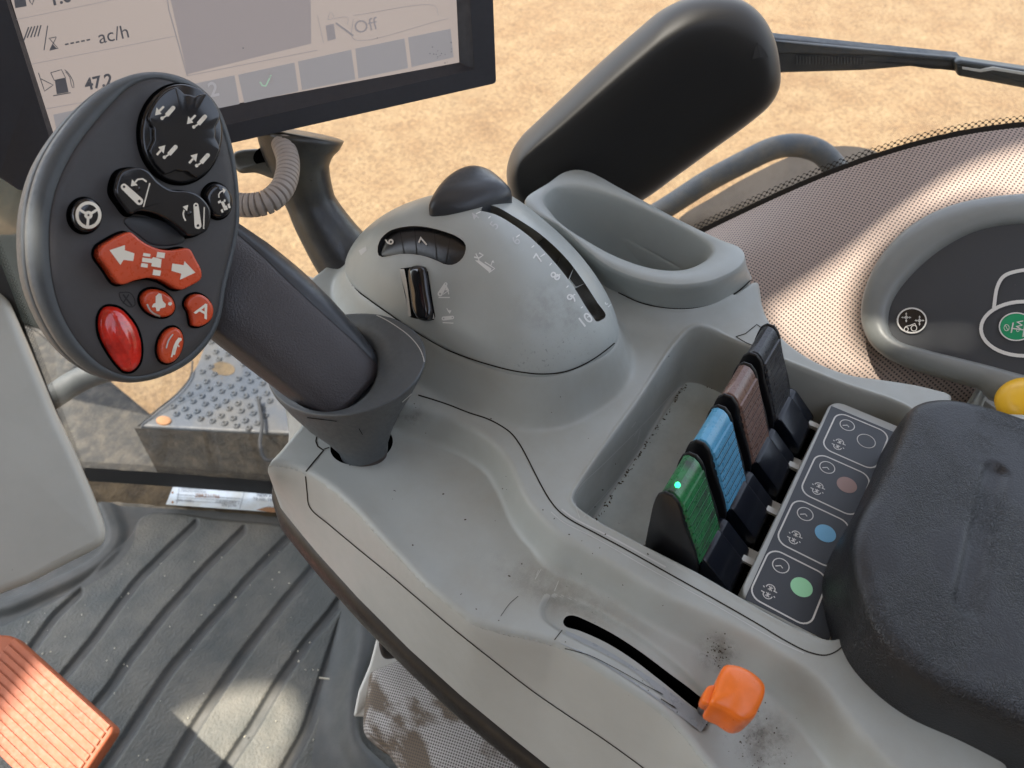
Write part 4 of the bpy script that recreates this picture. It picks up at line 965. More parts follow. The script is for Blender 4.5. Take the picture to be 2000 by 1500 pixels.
m = Marks(on(panel), .0002); m.line(Z2([(930,685),(1020,690),(1055,780),(1020,800),(945,740),(930,690)]), 2).line(Z2([(960,700),(1030,790)]), 3).line(Z2([(1005,700),(960,770)]), 2.4).line(Z2([(1150,1300),(1215,1330),(1240,1270)]), 1.6)
m.build('embossed_mark', BLK, panel)
# stalk
BP = G(712, 880, -.02); ax = nrm(HO-BP)
p0 = PL(372, 500, HO-HN*.052, HN); p1 = D(668, 765, .456)
p1 = D(673, 756, .456); CTL = [p0+(p1-p0)*u+up*.0035*math.sin(math.pi*u) for u in np.linspace(0, 1, 6)]
hw = [.031, .0325, .0325, .0315, .0295, .0260]
CT = spline(np.array(CTL), 30); W = np.interp(np.linspace(0, 1, 30), np.linspace(0, 1, 6), hw)
sa = nrm(np.cross(ax, -vv)); sb_ = nrm(np.cross(ax, sa));
if np.dot(sb_, -vv) < 0: sb_ = -sb_
if np.dot(sa, rt) < 0: sa = -sa
def section(c_, w_, k): 
    P = []
    for t in np.linspace(0, 2*np.pi, 72, endpoint=False):
        ct, st = math.cos(t), math.sin(t); e_ = 2/2.7
        x = math.copysign(abs(ct)**e_, ct); y = math.copysign(abs(st)**e_, st)
        if 1.9 < t < 3.6: x *= 1-.035*math.sin((t-1.9)/1.7*math.pi); y += .06*math.exp(-((t-2.35)/.16)**2)
        P.append(c_+sa*x*w_+sb_*y*w_*.82)
    return np.array(P)
rows = [section(c_, w_, 0) for c_, w_ in zip(CT, W)]
st = loft_obj('stalk', rows, LEATH, None, cap0=True, cap1=True); local(st, joy)
bpy.context.view_layer.update(); S_ = Surf([st])
rows = []
for i_, (c_, w_) in enumerate(zip(CT, W)):
    u = i_/29; hi = 20+34*math.sin(math.pi*min(1, .15+u*.70)); L = []
    for k, t in enumerate(np.linspace(math.radians(-60), math.radians(hi), 24)):
        ct, st_ = math.cos(t), math.sin(t); e_ = 2/2.7; x = math.copysign(abs(ct)**e_, ct); y = math.copysign(abs(st_)**e_, st_)
        g_ = .0003 if k in (0, 23) else (.0010 if k in (1, 22) else .0014); L.append(c_+sa*x*(w_+g_)+sb_*y*(w_*.82+g_))
    rows.append(np.array(L))
local(loft_obj('side_strip', rows, RUBB, None, closed=False), joy)
# collar
def ellipse3(px, d, n=90):
    o_ = D(px[0], px[1], d); return np.array([PL(a, b_, o_, ax) for a, b_ in ell(px[0], px[1], px[2], px[3], px[4], n)])
axc = nrm(ax*.8+np.array([0, 0, .5]))
def e3(px, d): 
    o_ = D(px[0], px[1], d); return np.array([PL(a, b_, o_, axc) for a, b_ in ell(*px, 90)])
rim = (677, 712, 156, 97, -11); 
rows = [e3((712, 884, 47, 24, -14), .4700), e3((709, 868, 50, 30, -14), .468), e3((700, 840, 68, 40, -12), .464), e3((688, 800, 100, 58, -12), .459), e3((682, 760, 130, 76, -11), .454), e3((678, 726, 152, 92, -11), .449), e3((677, 716, 156, 96, -11), .4475), e3(rim, .4465), e3((676, 712, 153, 94, -11), .4462), e3((662, 716, 118, 90, -14), .4490), e3((645, 718, 99, 86, -18), .4505), e3((645, 722, 95, 82, -18), .456), e3((655, 735, 80, 66, -18), .466)]
col = loft_obj('collar', rows, CHARB, None, cap1=True); local(col, joy)
bpy.context.view_layer.update()
m = Marks(Surf([col]), .0003); m.line([(648,870),(655,884),(664,898)], 1.8).line([(701,836),(708,848)], 1.2).line([(600,815),(650,821),(658,822)], 1.4); m.build('collar_gap', VOID, joy)
m = Marks(Surf([col]), .0003); m.line([(700,607),(740,618),(775,638),(803,660),(822,685),(829,712),(823,738),(806,765),(785,785)], 1.8).build('worn_rim', SHINE, joy)
local(loft_obj('boot', [e3((712, 884, 46, 23, -14), .4702), e3((716, 905, 40, 20, -14), .485)], mat('brown dusty boot', (.07, .05, .045), .7, mott=.5, mscale=60), None, cap1=True), joy)

# =================================================================== armrest cushion
cush = empty('armrest_cushion', tuple(G(1800, 1100, .03))); tag(cush, 'thick cracked black foam armrest cushion behind the levers', 'armrest')
crest = [(1800,790),(1850,779),(1900,786),(1960,802),(2040,830),(2140,865),(2300,940),(2420,1300),(2300,1560),(2150,1480),(2060,1425),(1960,1375),(1845,1325),(1775,1275),(1727,1222),(1698,1150),(1682,1090),(1680,1050),(1694,1005),(1720,960),(1750,900),(1778,838)]
cz = .038; Lc = spline(np.array([G(a, b_, cz) for a, b_ in crest]), 220, True)
rows = [inset(Lc, (0, 0, 1), -.002)-[0, 0, .060], inset(Lc, (0, 0, 1), -.004)-[0, 0, .045], inset(Lc, (0, 0, 1), -.0045)-[0, 0, .025], inset(Lc, (0, 0, 1), -.0038)-[0, 0, .010]]
for k in range(7): a = math.pi/2*k/6; rows.append(inset(Lc, (0, 0, 1), -.003+.008*(1-math.cos(a)))-[0, 0, .0065*(1-math.sin(a))])
T = rows[-1]; c = T.mean(0); g0 = G(1940, 925, cz)[:2]; g1 = G(1885, 1180, cz)[:2]
for s_ in np.linspace(.985, .02, 70):
    R = c+(T-c)*s_; R = R+[0, 0, .0025*(1-s_*s_)]
    ab = g1-g0; tt = np.clip(((R[:, :2]-g0)@ab)/(ab@ab), 0, 1); dgr = np.hypot(*(R[:, :2]-(g0+tt[:, None]*ab)).T)
    R[:, 2] -= .0028*np.exp(-(dgr/.0058)**4); rows.append(R)
local(loft_obj('foam_pad', rows, SKIN, None, cap0=True, cap1=True), cush)

# =================================================================== monitor, its arm and conduit
MO = D(560, 120, .50); mv = nrm(ray(560, 120)); MN = nrm(-mv+rt*.18-up*.16)
def mp(px, off=0.0): return np.array([PL(a, b_, MO+MN*off, MN) for a, b_ in px])
mon = empty('monitor', tuple(MO-MN*.03)); tag(mon, 'dark framed display monitor showing fuel and work rate readouts', 'monitor')
def poly_dense(px, n=14): 
    P = []
    for i in range(len(px)):
        a = np.array(px[i], float); b_ = np.array(px[(i+1) % len(px)], float)
        for k in range(n): P.append(tuple(a+(b_-a)*k/n))
    return P
def rc(px, r, n=6):
    """round the corners of a drawn polygon"""
    P = [np.array(p, float) for p in px]; o = []
    for i in range(len(P)):
        p0, p1, p2 = P[i-1], P[i], P[(i+1) % len(P)]; a = p1+(p0-p1)/np.linalg.norm(p0-p1)*r; b_ = p1+(p2-p1)/np.linalg.norm(p2-p1)*r
        for k in range(n+1): t = k/n; o.append(tuple((1-t)**2*a+2*t*(1-t)*p1+t*t*b_))
    return o
TLo = (-110, -240); TRo = (940, -300)
outer = rc([(38,374),(970,163),(953,-300),(-150,-260),(-70,110),(-6,345)], 8); opening = rc([(112,318),(926,136),(901,-280),(-62,-240),(-20,-100),(60,150)], 3)
scr = rc([(107,268),(897,122),(879,-280),(-55,-240),(-14,-100),(66,140)], 3)
O0 = mp(outer); P0 = mp(opening); S0 = mp(scr, -.0085)
c = O0.mean(0)
rows = [c+(O0-c)*.93-MN*.040, c+(O0-c)*.97-MN*.032, O0*1.0-MN*.016, O0-MN*.0020, c+(O0-c)*.997-MN*.0004, O0*.97+P0*.03+MN*.0004, P0+MN*.0002, P0*.97+S0*.03-MN*.0006, S0]
def fixcap(rows): return rows
bez = loft_obj('bezel', rows, mat('dark blue grey bezel', (.030, .030, .036), .5, grain=.3, gscale=1800, mott=.1, mscale=40), None, cap0=True, sharp=30); local(bez, mon)
screen = mk('screen', *prism([list(mp([(107,268),(897,122),(879,-280),(-55,-240)], -.0082))], MN, .0006), SCRN, None, smooth=False); local(screen, mon)
class PlaneMarks(Marks):
    def __init__(s, off): s.o = MO+MN*off; s.mb = MB()
    def add2(s, V2, f): s.mb.add([PL(p[0], p[1], s.o, MN) for p in V2], f); return s
o1 = -.0079; o2 = -.0077; o3 = -.0075
PlaneMarks(o1).fill([(320,-60),(366,145),(608,85),(606,-60)]).build('map_field', SCR2, screen)
for q in ([(372,165),(458,147),(468,203),(386,220)],[(465,146),(575,122),(583,178),(477,201)],[(582,120),(686,97),(694,155),(590,176)],[(694,95),(790,75),(797,133),(700,153)],[(797,73),(880,56),(886,112),(804,131)],[(104,224),(360,168),(372,222),(116,280)]):
    PlaneMarks(o1).fill(q).build('soft_key', SCR3, screen)
sa_ = -12.5
i1 = PlaneMarks(o2)
i1.line([(28,39),(180,8),(330,-24)], 1.0, smooth=False).line([(58,126),(345,70)], 1.0, smooth=False).line([(88,213),(190,195)], 1.2, smooth=False)
i1.line([(318,-60),(330,20),(366,148)], 2.2, smooth=False).line([(366,148),(620,98)], 1.2, smooth=False)
i1.build('screen_rules', SINKL, screen)
i1 = PlaneMarks(o3)
i1.text('1.0', 118, -4, 26, sa_, bold=.03).fill([(26,-10),(48,-14),(52,12),(30,16)]).line([(56,-5),(62,10),(68,-8)], 2)
i1.text('47.2', 193, 161, 23, sa_, bold=.035)
for k in range(5): i1.line([(127+10.5*k, 87-2.1*k),(134+10.5*k, 85.6-2.1*k)], 3)
i1.text('ac/h', 222, 68, 27, sa_)
i1.build('readout_text', SINK, screen)
i1 = PlaneMarks(o3)
for k in range(5): i1.line([(46+7*k, 80-1*k-(5 if k else 0)),(56+6*k, 53-1*k)], 2.6)
i1.line([(93,50),(86,98)], 2).line([(95,75),(110,72)], 1.6).line([(97,98),(114,94)], 1.8).line([(97,76),(112,93)], 1.5).line([(110,73),(98,96)], 1.5).fill([(103,86),(110,94),(98,97)])
i1.fill([(107,156),(128,152),(134,180),(111,184)]).line([(99,142),(120,136),(128,152),(106,157),(99,142)], 1.6, smooth=False).line([(104,187),(138,181)], 2)
i1.line([(128,140),(136,150),(140,168),(144,174),(143,160),(133,142),(126,136)], 1.5).line([(75,142),(87,178),(104,166),(80,154)], 1.6, smooth=False)
i1.build('readout_icons', SINK, screen)
i1 = PlaneMarks(o3); i1.text('Off', 714, 51, 25, sa_).line([(640,38),(646,22),(652,36),(640,38)], 1).line([(652,36),(680,34),(678,48)], 1).fill([(636,50),(652,46),(656,76),(640,80)]).line([(656,45),(690,70)], 4).line([(690,37),(690,76),(876,36)], 1).line([(620,30),(632,84)], 1).line([(690,30),(850,12),(856,30)], 1)
i1.text('3', 528, 153, 22, sa_); i1.build('faint_text', SINKL, screen)
PlaneMarks(o3).text('2', 417, 176, 29, sa_, bold=.02).build('key_number', SINKW, screen)
PlaneMarks(o3).line([(508,160),(516,170),(530,146)], 3).build('tick_mark', mat('screen green', (.15,.25,.17), .3, emis=(.3,.42,.33), es=.2), screen)
m = PlaneMarks(-.0074)
for k in range(14): m.disc(870+RNG.normal(0, 14), 108+RNG.normal(0, 10), RNG.uniform(.5, 1.3))
m.disc(475, 94, 1.4).disc(737, 74, 1).disc(869, 123, 1.2).build('screen_dust', SINK, screen)
# arm
arm = empty('display_stand', tuple(D(640, 520, .58))); tag(arm, 'curved dark arm rising behind the joystick to carry the monitor', 'stand')
AP = [(585,262,.545),(583,300,.55),(592,350,.557),(614,410,.567),(650,470,.578),(700,540,.59),(740,620,.60)]; AW = [.032, .021, .0185, .0215, .0250, .0250, .024]
P = spline(np.array([D(*p) for p in AP]), 50); Wd = np.interp(np.linspace(0, 1, 50), np.linspace(0, 1, len(AW)), AW)
V, f = tube(P, Wd, 40); local(mk('arm_tube', V, f, ARMM), arm)
bk_ = [D(a, b_, .545) for a, b_ in spline([(455,300),(530,288),(622,270),(612,295),(602,322),(585,345),(545,352),(500,338),(465,336)], 60, True)]
local(pillow('arm_head_plate', np.array(bk_), -nrm(ray(540,310)), .012, .004, mat('khaki grey bracket', (.10,.095,.075), .5, grain=.3, gscale=400, mott=.3, mscale=40), None), arm)
V, f = prism([[D(a, b_, .5445) for a, b_ in ell(536, 303, 42, 24, -10, 30)]], -nrm(ray(540,310)), .0008); local(mk('cable_opening', V, f, VOID, smooth=False), arm)
# conduit
HP = spline(np.array([D(*p) for p in [(400,372,.50),(440,392,.498),(480,401,.495),(520,395,.495),(547,374,.500),(560,345,.508),(562,312,.516),(552,280,.524)]]), 400)
L = np.concatenate([[0], np.cumsum(np.linalg.norm(np.diff(HP, axis=0), axis=1))]); pitch = .0037
fr_ = (L/pitch) % 1; rad_ = .0080-.0020*(np.abs(fr_-.5)*2 > .72)
V, f = tube(HP, rad_, 22, False); con = mk('corrugated_conduit', V, f, HOSE); tag(con, 'beige corrugated cable conduit looping from the monitor to behind the joystick', 'cable conduit')

# =================================================================== padded black cover and wiper at the window
pad_px = [(990,352),(996,310),(1012,280),(1040,252),(1100,196),(1180,122),(1260,52),(1300,20),(1345,-2),(1400,-10),(1450,0),(1485,28),(1508,70),(1518,120),(1518,165),(1500,200),(1465,232),(1400,280),(1320,338),(1250,388),(1180,420),(1090,430),(1010,400)]
wvN = nrm(-ray(1250, 220)*1.0-up*.30+rt*.22)
WO = D(1250, 220, .60)
L = np.array([PL(a, b_, WO, wvN) for a, b_ in spline(pad_px, 160, True)])
inner_px = [(1012,345),(1018,318),(1040,296),(1085,262),(1150,208),(1220,150),(1290,96),(1335,68),(1385,58),(1430,68),(1462,90),(1480,120),(1484,155),(1470,185),(1430,215),(1360,265),(1290,318),(1225,362),(1150,395),(1080,400),(1030,385)]
Li = np.array([PL(a, b_, WO+wvN*.030, wvN) for a, b_ in spline(inner_px, 160, True)])
Li = Li[np.argmin(((Li-L[0])**2).sum(1)):].tolist()+Li[:np.argmin(((Li-L[0])**2).sum(1))].tolist(); Li = np.array(Li)
c = L.mean(0); ci = Li.mean(0)
rows = [c+(L-c)*.9-wvN*.03, c+(L-c)*.97-wvN*.016, L-wvN*.006]
for u in np.linspace(0, math.pi/2, 12): f_ = 1-math.cos(u); rows.append(L*(1-f_)+Li*f_+wvN*(.030*(math.sin(u)-f_)))
rows += [ci+(Li-ci)*k+wvN*.0003 for k in (.96, .8, .5, .2)]
cov = loft_obj('wiper_cover', rows, COVM, None, cap0=True, cap1=True); tag(cov, 'large rounded matt black cover behind the storage pocket', 'cover')
bpy.context.view_layer.update()
cvm = Marks(Surf([cov]), .0006); cvm.fill([(1478,82),(1492,98),(1500,112),(1484,112),(1468,116)]).build('torn_flap', BLKM, cov)

def glassP(px, py, off=0.0):
    n = nrm([.87, .49, 0]); o = np.array([.187, .896, 0])+n*off; return PL(px, py, o, n)
gl_n = nrm([.87, .49, 0])
wip = empty('wiper', tuple(glassP(1600, 110, .05))); tag(wip, 'dusty wiper arm and blade lying across the outside of the window', 'wiper')
def gpoly(px, off): return np.array([glassP(a, b_, off) for a, b_ in px])
Pw = gpoly(rc([(1440,66),(1530,78),(1700,96),(1880,114),(1884,140),(1820,138),(1780,132),(1690,140),(1520,145),(1440,140)], 6), .045)
local(pillow('wiper_arm', Pw, -gl_n, .012, .004, WIPM, None, sharp=50), wip)
Pw = gpoly(rc([(1510,80),(1700,98),(1878,114),(1880,122),(1700,108),(1520,104)], 3), .043)
local(pillow('wiper_rib', Pw, -gl_n, .004, .0012, RAILM, None), wip)
Pw = gpoly(rc([(1866,124),(1880,120),(2100,152),(2100,196),(1990,172),(1872,150)], 4), .035)
local(pillow('wiper_blade', Pw, -gl_n, .010, .003, mat('greenish black blade', (.02, .025, .024), .35), None), wip)
Pw = gpoly([(1880,131),(1915,136),(1940,131),(2100,158),(2100,162),(1940,137),(1915,141),(1880,135)], .034)
local(mk('blade_wire', *prism([list(Pw)], -gl_n, .001), PALE, smooth=False), wip)
m = MB()
for k in range(22):
    x = 1556+k*6.2; Pq = gpoly([(x,110+k*.15),(x+2.4,110+k*.15),(x+2.4,126),(x,126)], .0425); V, f = prism([list(Pq)], -gl_n, .001); m.add(V, f)
local(m.build('arm_grip_ridges', RAILM, None, smooth=False), wip)
# hand rail outside
RP = [(1180,470,1.12),(1260,430,1.1),(1310,400,1.08),(1380,355,1.05),(1450,318,1.03),(1510,290,1.02),(1555,284,1.02),(1600,296,1.02),(1630,325,1.03),(1660,370,1.05),(1700,440,1.06)]
V, f = tube(spline(np.array([D(*p) for p in RP]), 80), .0155, 24); hr = mk('handrail', V, f, RAILM); tag(hr, 'dusty grey tubular handrail bent outside the window', 'handrail')
V, f = prism([[D(a, b_, 1.16) for a, b_ in spline([(1320,440),(1400,380),(1480,335),(1560,300),(1650,285),(1720,300),(1740,330),(1600,420),(1400,520)], 60, True)]], -nrm(ray(1500,380)), .01)
mg = mk('mudguard_edge', V, f, mat('tan dusty mudguard', (.15, .12, .085), .7, grain=.3, gscale=100, mott=.3, mscale=12)); tag(mg, 'tan dusty mudguard edge below the handrail', 'mudguard')

# =================================================================== window pane with printed border
pane = empty('side_window', (.35, .6, -.5)); tag(pane, 'side window pane with black dotted printed border', 'window')
gp = lambda x, z: np.array([*(np.array([.187, .896])+np.array([.49, -.87])*x), z])
s0, s1 = -.10, 1.35
local(mk('glass', [gp(s0, -.565), gp(s1, -.565), gp(s1, 1.0), gp(s0, 1.0)], [(0, 1, 2, 3)], GLASS, smooth=False), pane)
frit = [(1230,502),(1300,476),(1360,450),(1420,421),(1500,383),(1560,356),(1620,331),(1700,302),(1800,272),(1900,250),(2000,237),(2150,222),(2300,215)]
FRc = spline(frit, 160)
def strip_on(nm, pts, wa, wb, off, m, par, uv=False):
    P = np.array(pts); T = np.gradient(P, axis=0); T /= np.linalg.norm(T, axis=1)[:, None]; Nn = np.stack([-T[:, 1], T[:, 0]], 1)
    rows = [np.array([glassP(*q, off) for q in P+Nn*w_]) for w_ in np.linspace(wa, wb, 5)]
    return local(loft_obj(nm, rows, m, None, closed=False, uv=uv), par)
strip_on('border_band', FRc, 0, 26, -.002, BLKM, pane); strip_on('border_dots', FRc, -12, 1, -.002, FRIT, pane, uv=True)
low = spline([(60,905),(150,912),(300,922),(420,931),(560,942),(700,955)], 60); lef = spline([(-40,420),(0,512),(40,615),(80,720),(115,812),(150,905),(165,945)], 60)
strip_on('border_band', low, 0, 26, -.002, BLKM, pane); strip_on('border_dots', low, -12, 1, -.002, FRIT, pane, uv=True)
strip_on('border_band', lef, 0, 30, -.002, BLKM, pane); strip_on('border_dots', lef, -11, 1, -.002, FRIT, pane, uv=True)

# =================================================================== perforated cab side trim
r0 = spline([(a, b_+11) for a, b_ in frit], 90)
rl = spline([(1250,640),(1330,660),(1400,680),(1480,720),(1560,780),(1640,830),(1720,860),(1800,880),(1850,892),(1905,905),(2100,960),(2300,1000)], 90)
d0 = np.array([np.dot(glassP(*p)-CP, fw) for p in r0])
rows = []
dl = np.interp(rl[:, 0], [1250, 1500, 1900, 2300], [.655, .62, .585, .565])
for u in np.concatenate([np.linspace(0, .12, 8), np.linspace(.15, 1, 16)]):
    dd2 = dl+(d0-dl-.01)*(1-u)**3.2
    q = r0+(rl-r0)*u; rows.append(np.array([D(q[i][0], q[i][1], dd2[i]) for i in range(90)]))
trim = loft_obj('perforated_trim', rows, PERF, None, closed=False, uv=True); tag(trim, 'beige perforated cab side lining between window and control panel', 'trim panel')

# =================================================================== side control panel
cpn = nrm(-ray(1900, 580)+up*.25-rt*.10); CO = D(1900, 580, .535)
def cf(px, off=0): return np.array([PL(a, b_, CO+cpn*off, cpn) for a, b_ in px])
po = [tuple(p) for p in spline([(2000,376),(1930,383),(1870,395),(1815,416),(1765,448),(1725,490),(1698,535),(1682,585),(1680,625),(1692,660),(1715,687),(1750,707),(1810,727),(1880,747),(1912,757),(1925,775),(1950,783),(1990,790),(2100,800),(2400,830),(2400,360),(2150,366)], 160, True)]
pi_ = [tuple(p) for p in spline([(2000,436),(1955,440),(1910,450),(1865,470),(1820,500),(1780,537),(1750,575),(1737,605),(1735,635),(1742,655),(1760,668),(1810,683),(1870,698),(1930,713),(2000,732),(2150,765),(2380,780),(2380,430),(2150,430)], 160, True)]
PO, PI = cf(po, -.004), cf(pi_, 0)
PI = np.roll(PI, -int(np.argmin(((PI-PO[0])**2).sum(1))), 0)
pan = empty('control_panel', tuple(CO-cpn*.02)); tag(pan, 'grey rimmed side control panel with tractor outline and round symbols', 'control panel')
c = PO.mean(0)
rows = [c+(PO-c)*.985-cpn*.035, PO-cpn*.014, PO-cpn*.004, PO*.97+PI*.03, PO*.85+PI*.15+cpn*.0045, PO*.5+PI*.5+cpn*.0065, PO*.18+PI*.82+cpn*.0045, PO*.05+PI*.95+cpn*.002, PI-cpn*.0012]
local(loft_obj('panel_rim', rows, mat('mid grey rim', (.20, .21, .20), .4, grain=.3, gscale=1500, mott=.1, mscale=20), None, cap0=True), pan)
fc = mk('panel_face', *prism([list(PI-cpn*.001)], cpn, .001), DECAL, smooth=False); local(fc, pan)
class CM(Marks):
    def __init__(s, off): s.o = CO+cpn*off; s.mb = MB()
    def add2(s, V2, f): s.mb.add([PL(p[0], p[1], s.o, cpn) for p in V2], f); return s
bt = local(pillow('round_symbol_button', cf(ell(1781, 626, 29, 25, 0, 48), .0006), cpn, .0018, .0005, BLKG, None), pan)
m = CM(.0009); m.ring(1781, 626, 28, 24, 3.0).build('button_ring', WHITE, bt)
m = CM(.0011)
for x, y in ((1770,620),(1796,626)):
    m.line([(x-8, y+.5),(x+8, y-.5)], 1.3).line([(x, y-8),(x, y+8)], 1.3).ring(x, y, 2.6, 2.6, 1.2)
    for a, b_ in ((8,0),(-8,0),(0,8),(0,-8)): m.fill([(x+a*1.25, y+b_*1.25),(x+a*.75+(2 if b_ else 0), y+b_*.75+(2 if a else 0)),(x+a*.75-(2 if b_ else 0), y+b_*.75-(2 if a else 0))])
m.ring(1770, 643, 4, 4, 1.3).ring(1785, 641, 5.5, 5.5, 1.5).line([(1768,638),(1776,636),(1782,634),(1788,632),(1791,640)], 1.4); m.build('button_symbols', WHITE, bt)
m = CM(.0003); m.ring(2000, 642, 84, 53, 7).build('wheel_outline', WHITE, fc)
CM(.0003).line([(1941,602),(1948,560),(1960,540),(1985,530),(2060,524),(2200,524),(2240,600)], 7).build('cab_outline', WHITE, fc)
bt = local(pillow('green_symbol_button', cf(ell(1985, 638, 33, 27, 0, 48), .0006), cpn, .0018, .0005, SGREEN, None), pan)
CM(.0009).ring(1985, 638, 33, 27, 2.4).build('button_ring', WHITE, bt)
m = CM(.0011); m.ring(1966, 640, 5, 6, 1.2).line([(1963,634),(1969,646)], 1.2).line([(1979,630),(1975,650)], 2.6).line([(1975,641),(2004,645)], 2.2).line([(2002,632),(1998,658)], 2.6).text('W', 1990, 634, 13, 100, bold=.01).ring(1988, 645, 2.5, 2.5, 1.2); m.build('button_symbols', WHITE, bt)
# yellow knob with black collar
ky = empty('yellow_knob', tuple(D(1990, 790, .50))); tag(ky, 'yellow push knob on a black collar beside the cushion', 'knob')
kn_ = nrm(-ray(1990, 780)+up*.8-rt*.35)
def ringk(cx, cy, a, d, off): o = D(cx, cy, d); t1 = nrm(np.cross(kn_, [0, 0, 1])); t2 = np.cross(kn_, t1); return np.array([o+kn_*off+(t1*math.cos(t)+t2*math.sin(t))*a for t in np.linspace(0, 2*np.pi, 64, endpoint=False)])
local(loft_obj('knob_collar', [ringk(2012, 812, .0195, .50, o) for o in (-.03, -.008)]+[ringk(2012, 812, .0205, .50, -.002), ringk(2012, 812, .0190, .50, 0)]+[ringk(2012, 812, .012, .50, .001)], BLK, None, cap1=True), ky)
local(loft_obj('knob_cap', [ringk(2012, 812, .0145, .50, .0005), ringk(2012, 812, .0158, .50, .006), ringk(2012, 812, .0165, .50, .016), ringk(2012, 812, .0160, .50, .024), ringk(2012, 812, .013, .50, .028), ringk(2012, 812, .006, .50, .0295)], YEL, None, cap0=True, cap1=True), ky)
# bits beyond the cushion
ps = local(pillow('trim_end_cap', np.array([D(a, b_, .565) for a, b_ in rc([(1880,800),(1912,750),(1928,752),(1930,768),(1905,830),(1870,830)], 6)]), -nrm(ray(1900,790)), .01, .003, GREYL, None), pan)
ps = pillow('seat_base_cover', np.array([D(a, b_, .58) for a, b_ in rc([(1900,760),(2200,800),(2300,1000),(1850,1000)], 14)]), -nrm(ray(1950,820)), .02, .006, mat('pale beige cover', (.38, .35, .30), .6, mott=.2, mscale=40), None); tag(ps, 'pale beige cover peeping out behind the yellow knob', 'cover')

# =================================================================== floor, mat, column cover, pedal
FZ = -.6
floor = mk('cab_floor', *prism([[np.array([a, b_, FZ-.014]) for a, b_ in ((-.6,-.3),(.335,-.3),(.335,.585),(-.010,1.2),(-.6,1.2))]], (0, 0, 1), .036), MUDDY, smooth=False); tag(floor, kind='structure')
# the sheet ends where the window pane starts
def fl(px): return np.array([G(a, b_, FZ)[:2] for a, b_ in px])
grooves = [[(140,1162),(100,1200),(70,1240),(35,1290),(-20,1360)], [(368,1026),(330,1062),(298,1094),(262,1130),(240,1158),(208,1200),(176,1244),(146,1281),(115,1318),(70,1370),(0,1440),(-60,1500)],
 [(462,1038),(425,1075),(390,1110),(350,1155),(310,1200),(275,1245),(240,1290),(210,1335),(178,1375),(120,1440),(60,1500)], [(557,1045),(512,1090),(470,1135),(434,1177),(400,1215),(360,1262),(320,1310),(295,1348),(270,1385),(238,1435),(200,1490),(180,1520)],
 [(640,1062),(608,1100),(576,1138),(544,1176),(508,1222),(472,1268),(432,1325),(396,1378),(358,1438),(322,1500),(300,1540)], [(700,1115),(672,1148),(632,1202),(592,1250),(568,1284),(544,1318),(512,1370),(486,1414),(456,1458),(429,1500),(400,1545)],
 [(690,1175),(665,1205),(645,1255),(624,1318),(605,1375),(590,1420),(572,1455),(548,1497),(520,1545)]]
grooves = [spline(fl(g_), 60) for g_ in grooves]
border = spline(fl([(-60,1250),(10,1222),(70,1194),(130,1160),(175,1130),(215,1095),(245,1062),(262,1040),(280,1010),(330,1005),(420,1016),(560,1030),(640,1045),(740,1060)]), 90)
xs2 = np.arange(-.25, .46, .0016); ys2 = np.arange(.22, .93, .0016); X2, Y2 = np.meshgrid(xs2, ys2); Q2 = np.stack([X2.ravel(), Y2.ravel()], 1)
Zm = np.zeros(len(Q2)); sgn_m = None
for g_ in grooves:
    dgr = seg_dist(Q2, g_, False)
    # asymmetric channel: sharp step on the far side, gentle on the near side
    T = np.gradient(g_, axis=0); T /= np.linalg.norm(T, axis=1)[:, None]
    idx = np.argmin(((Q2[:, None, :]-g_[None, ::4, :])**2).sum(2), 1)*4; rel = Q2-g_[idx]; side = T[idx][:, 0]*rel[:, 1]-T[idx][:, 1]*rel[:, 0]
    sd2 = np.where(side > 0, dgr, -dgr)
    hint = -1.0
    if sgn_m is None:
        pa = G(298, 1094, FZ)[:2]; pb = G(318, 1102, FZ)[:2]; k_ = np.argmin(((g_-pa)**2).sum(1)); sgn_m = 1.0 if T[k_][0]*(pb-pa)[1]-T[k_][1]*(pb-pa)[0] > 0 else -1.0
    q_ = sd2*sgn_m
    prof_ = np.where((q_ > -.001) & (q_ < .0155), -.0050*np.clip((q_+.001)/.0018, 0, 1)*np.clip((.0155-q_)/.0045, 0, 1), 0)
    Zm = np.minimum(Zm, prof_)
bp_ = np.vstack([border, [(.6, .9), (.6, 1.3), (-.5, 1.3), (-.5, .9)]])
insb = sdf(Q2, bp_); 
flat = sm(np.clip(-insb/.006, 0, 1))
Zm = Zm*(1-flat)-.0045*flat
db_ = seg_dist(Q2, border, False)
Zm = Zm.reshape(X2.shape); Zm = blur(Zm, .6)
# raised lips around the steering column cut-out
colp = spline(fl([(-60,1195),(20,1180),(90,1150),(150,1122),(200,1090),(222,1062),(226,1040),(214,1000),(196,960)]), 60)
dcp = seg_dist(Q2, colp, False).reshape(X2.shape); Zm += .009*np.exp(-(dcp/.012)**4)
edge_n = gl_n[:2]; dgl = ((Q2-np.array([.187, .896]))@edge_n).reshape(X2.shape)
keep = (dgl < -.022)
rgt = fl([(655,1180),(668,1230),(690,1300),(700,1400),(716,1450),(800,1500)])
V = np.column_stack([Q2, (FZ+Zm).ravel()]); ny, nx = X2.shape; j, i = np.nonzero(keep[:-1, :-1] & keep[1:, 1:] & keep[1:, :-1] & keep[:-1, 1:])
Fm = np.stack([j*nx+i, j*nx+i+1, (j+1)*nx+i+1, (j+1)*nx+i], 1)
mat_o = mk('floor_mat', V, Fm, MATP); tag(mat_o, 'dusty dark rubber floor mat with slanting moulded grooves', 'floor mat')
mat_o.data.materials.append(MATM)
ctr = Zm.ravel()[Fm].mean(1) < -.0009
dcc = (dcp.ravel()[Fm[:, 0]] < .028)
mat_o.data.polygons.foreach_set('material_index', (ctr | dcc).astype(int))
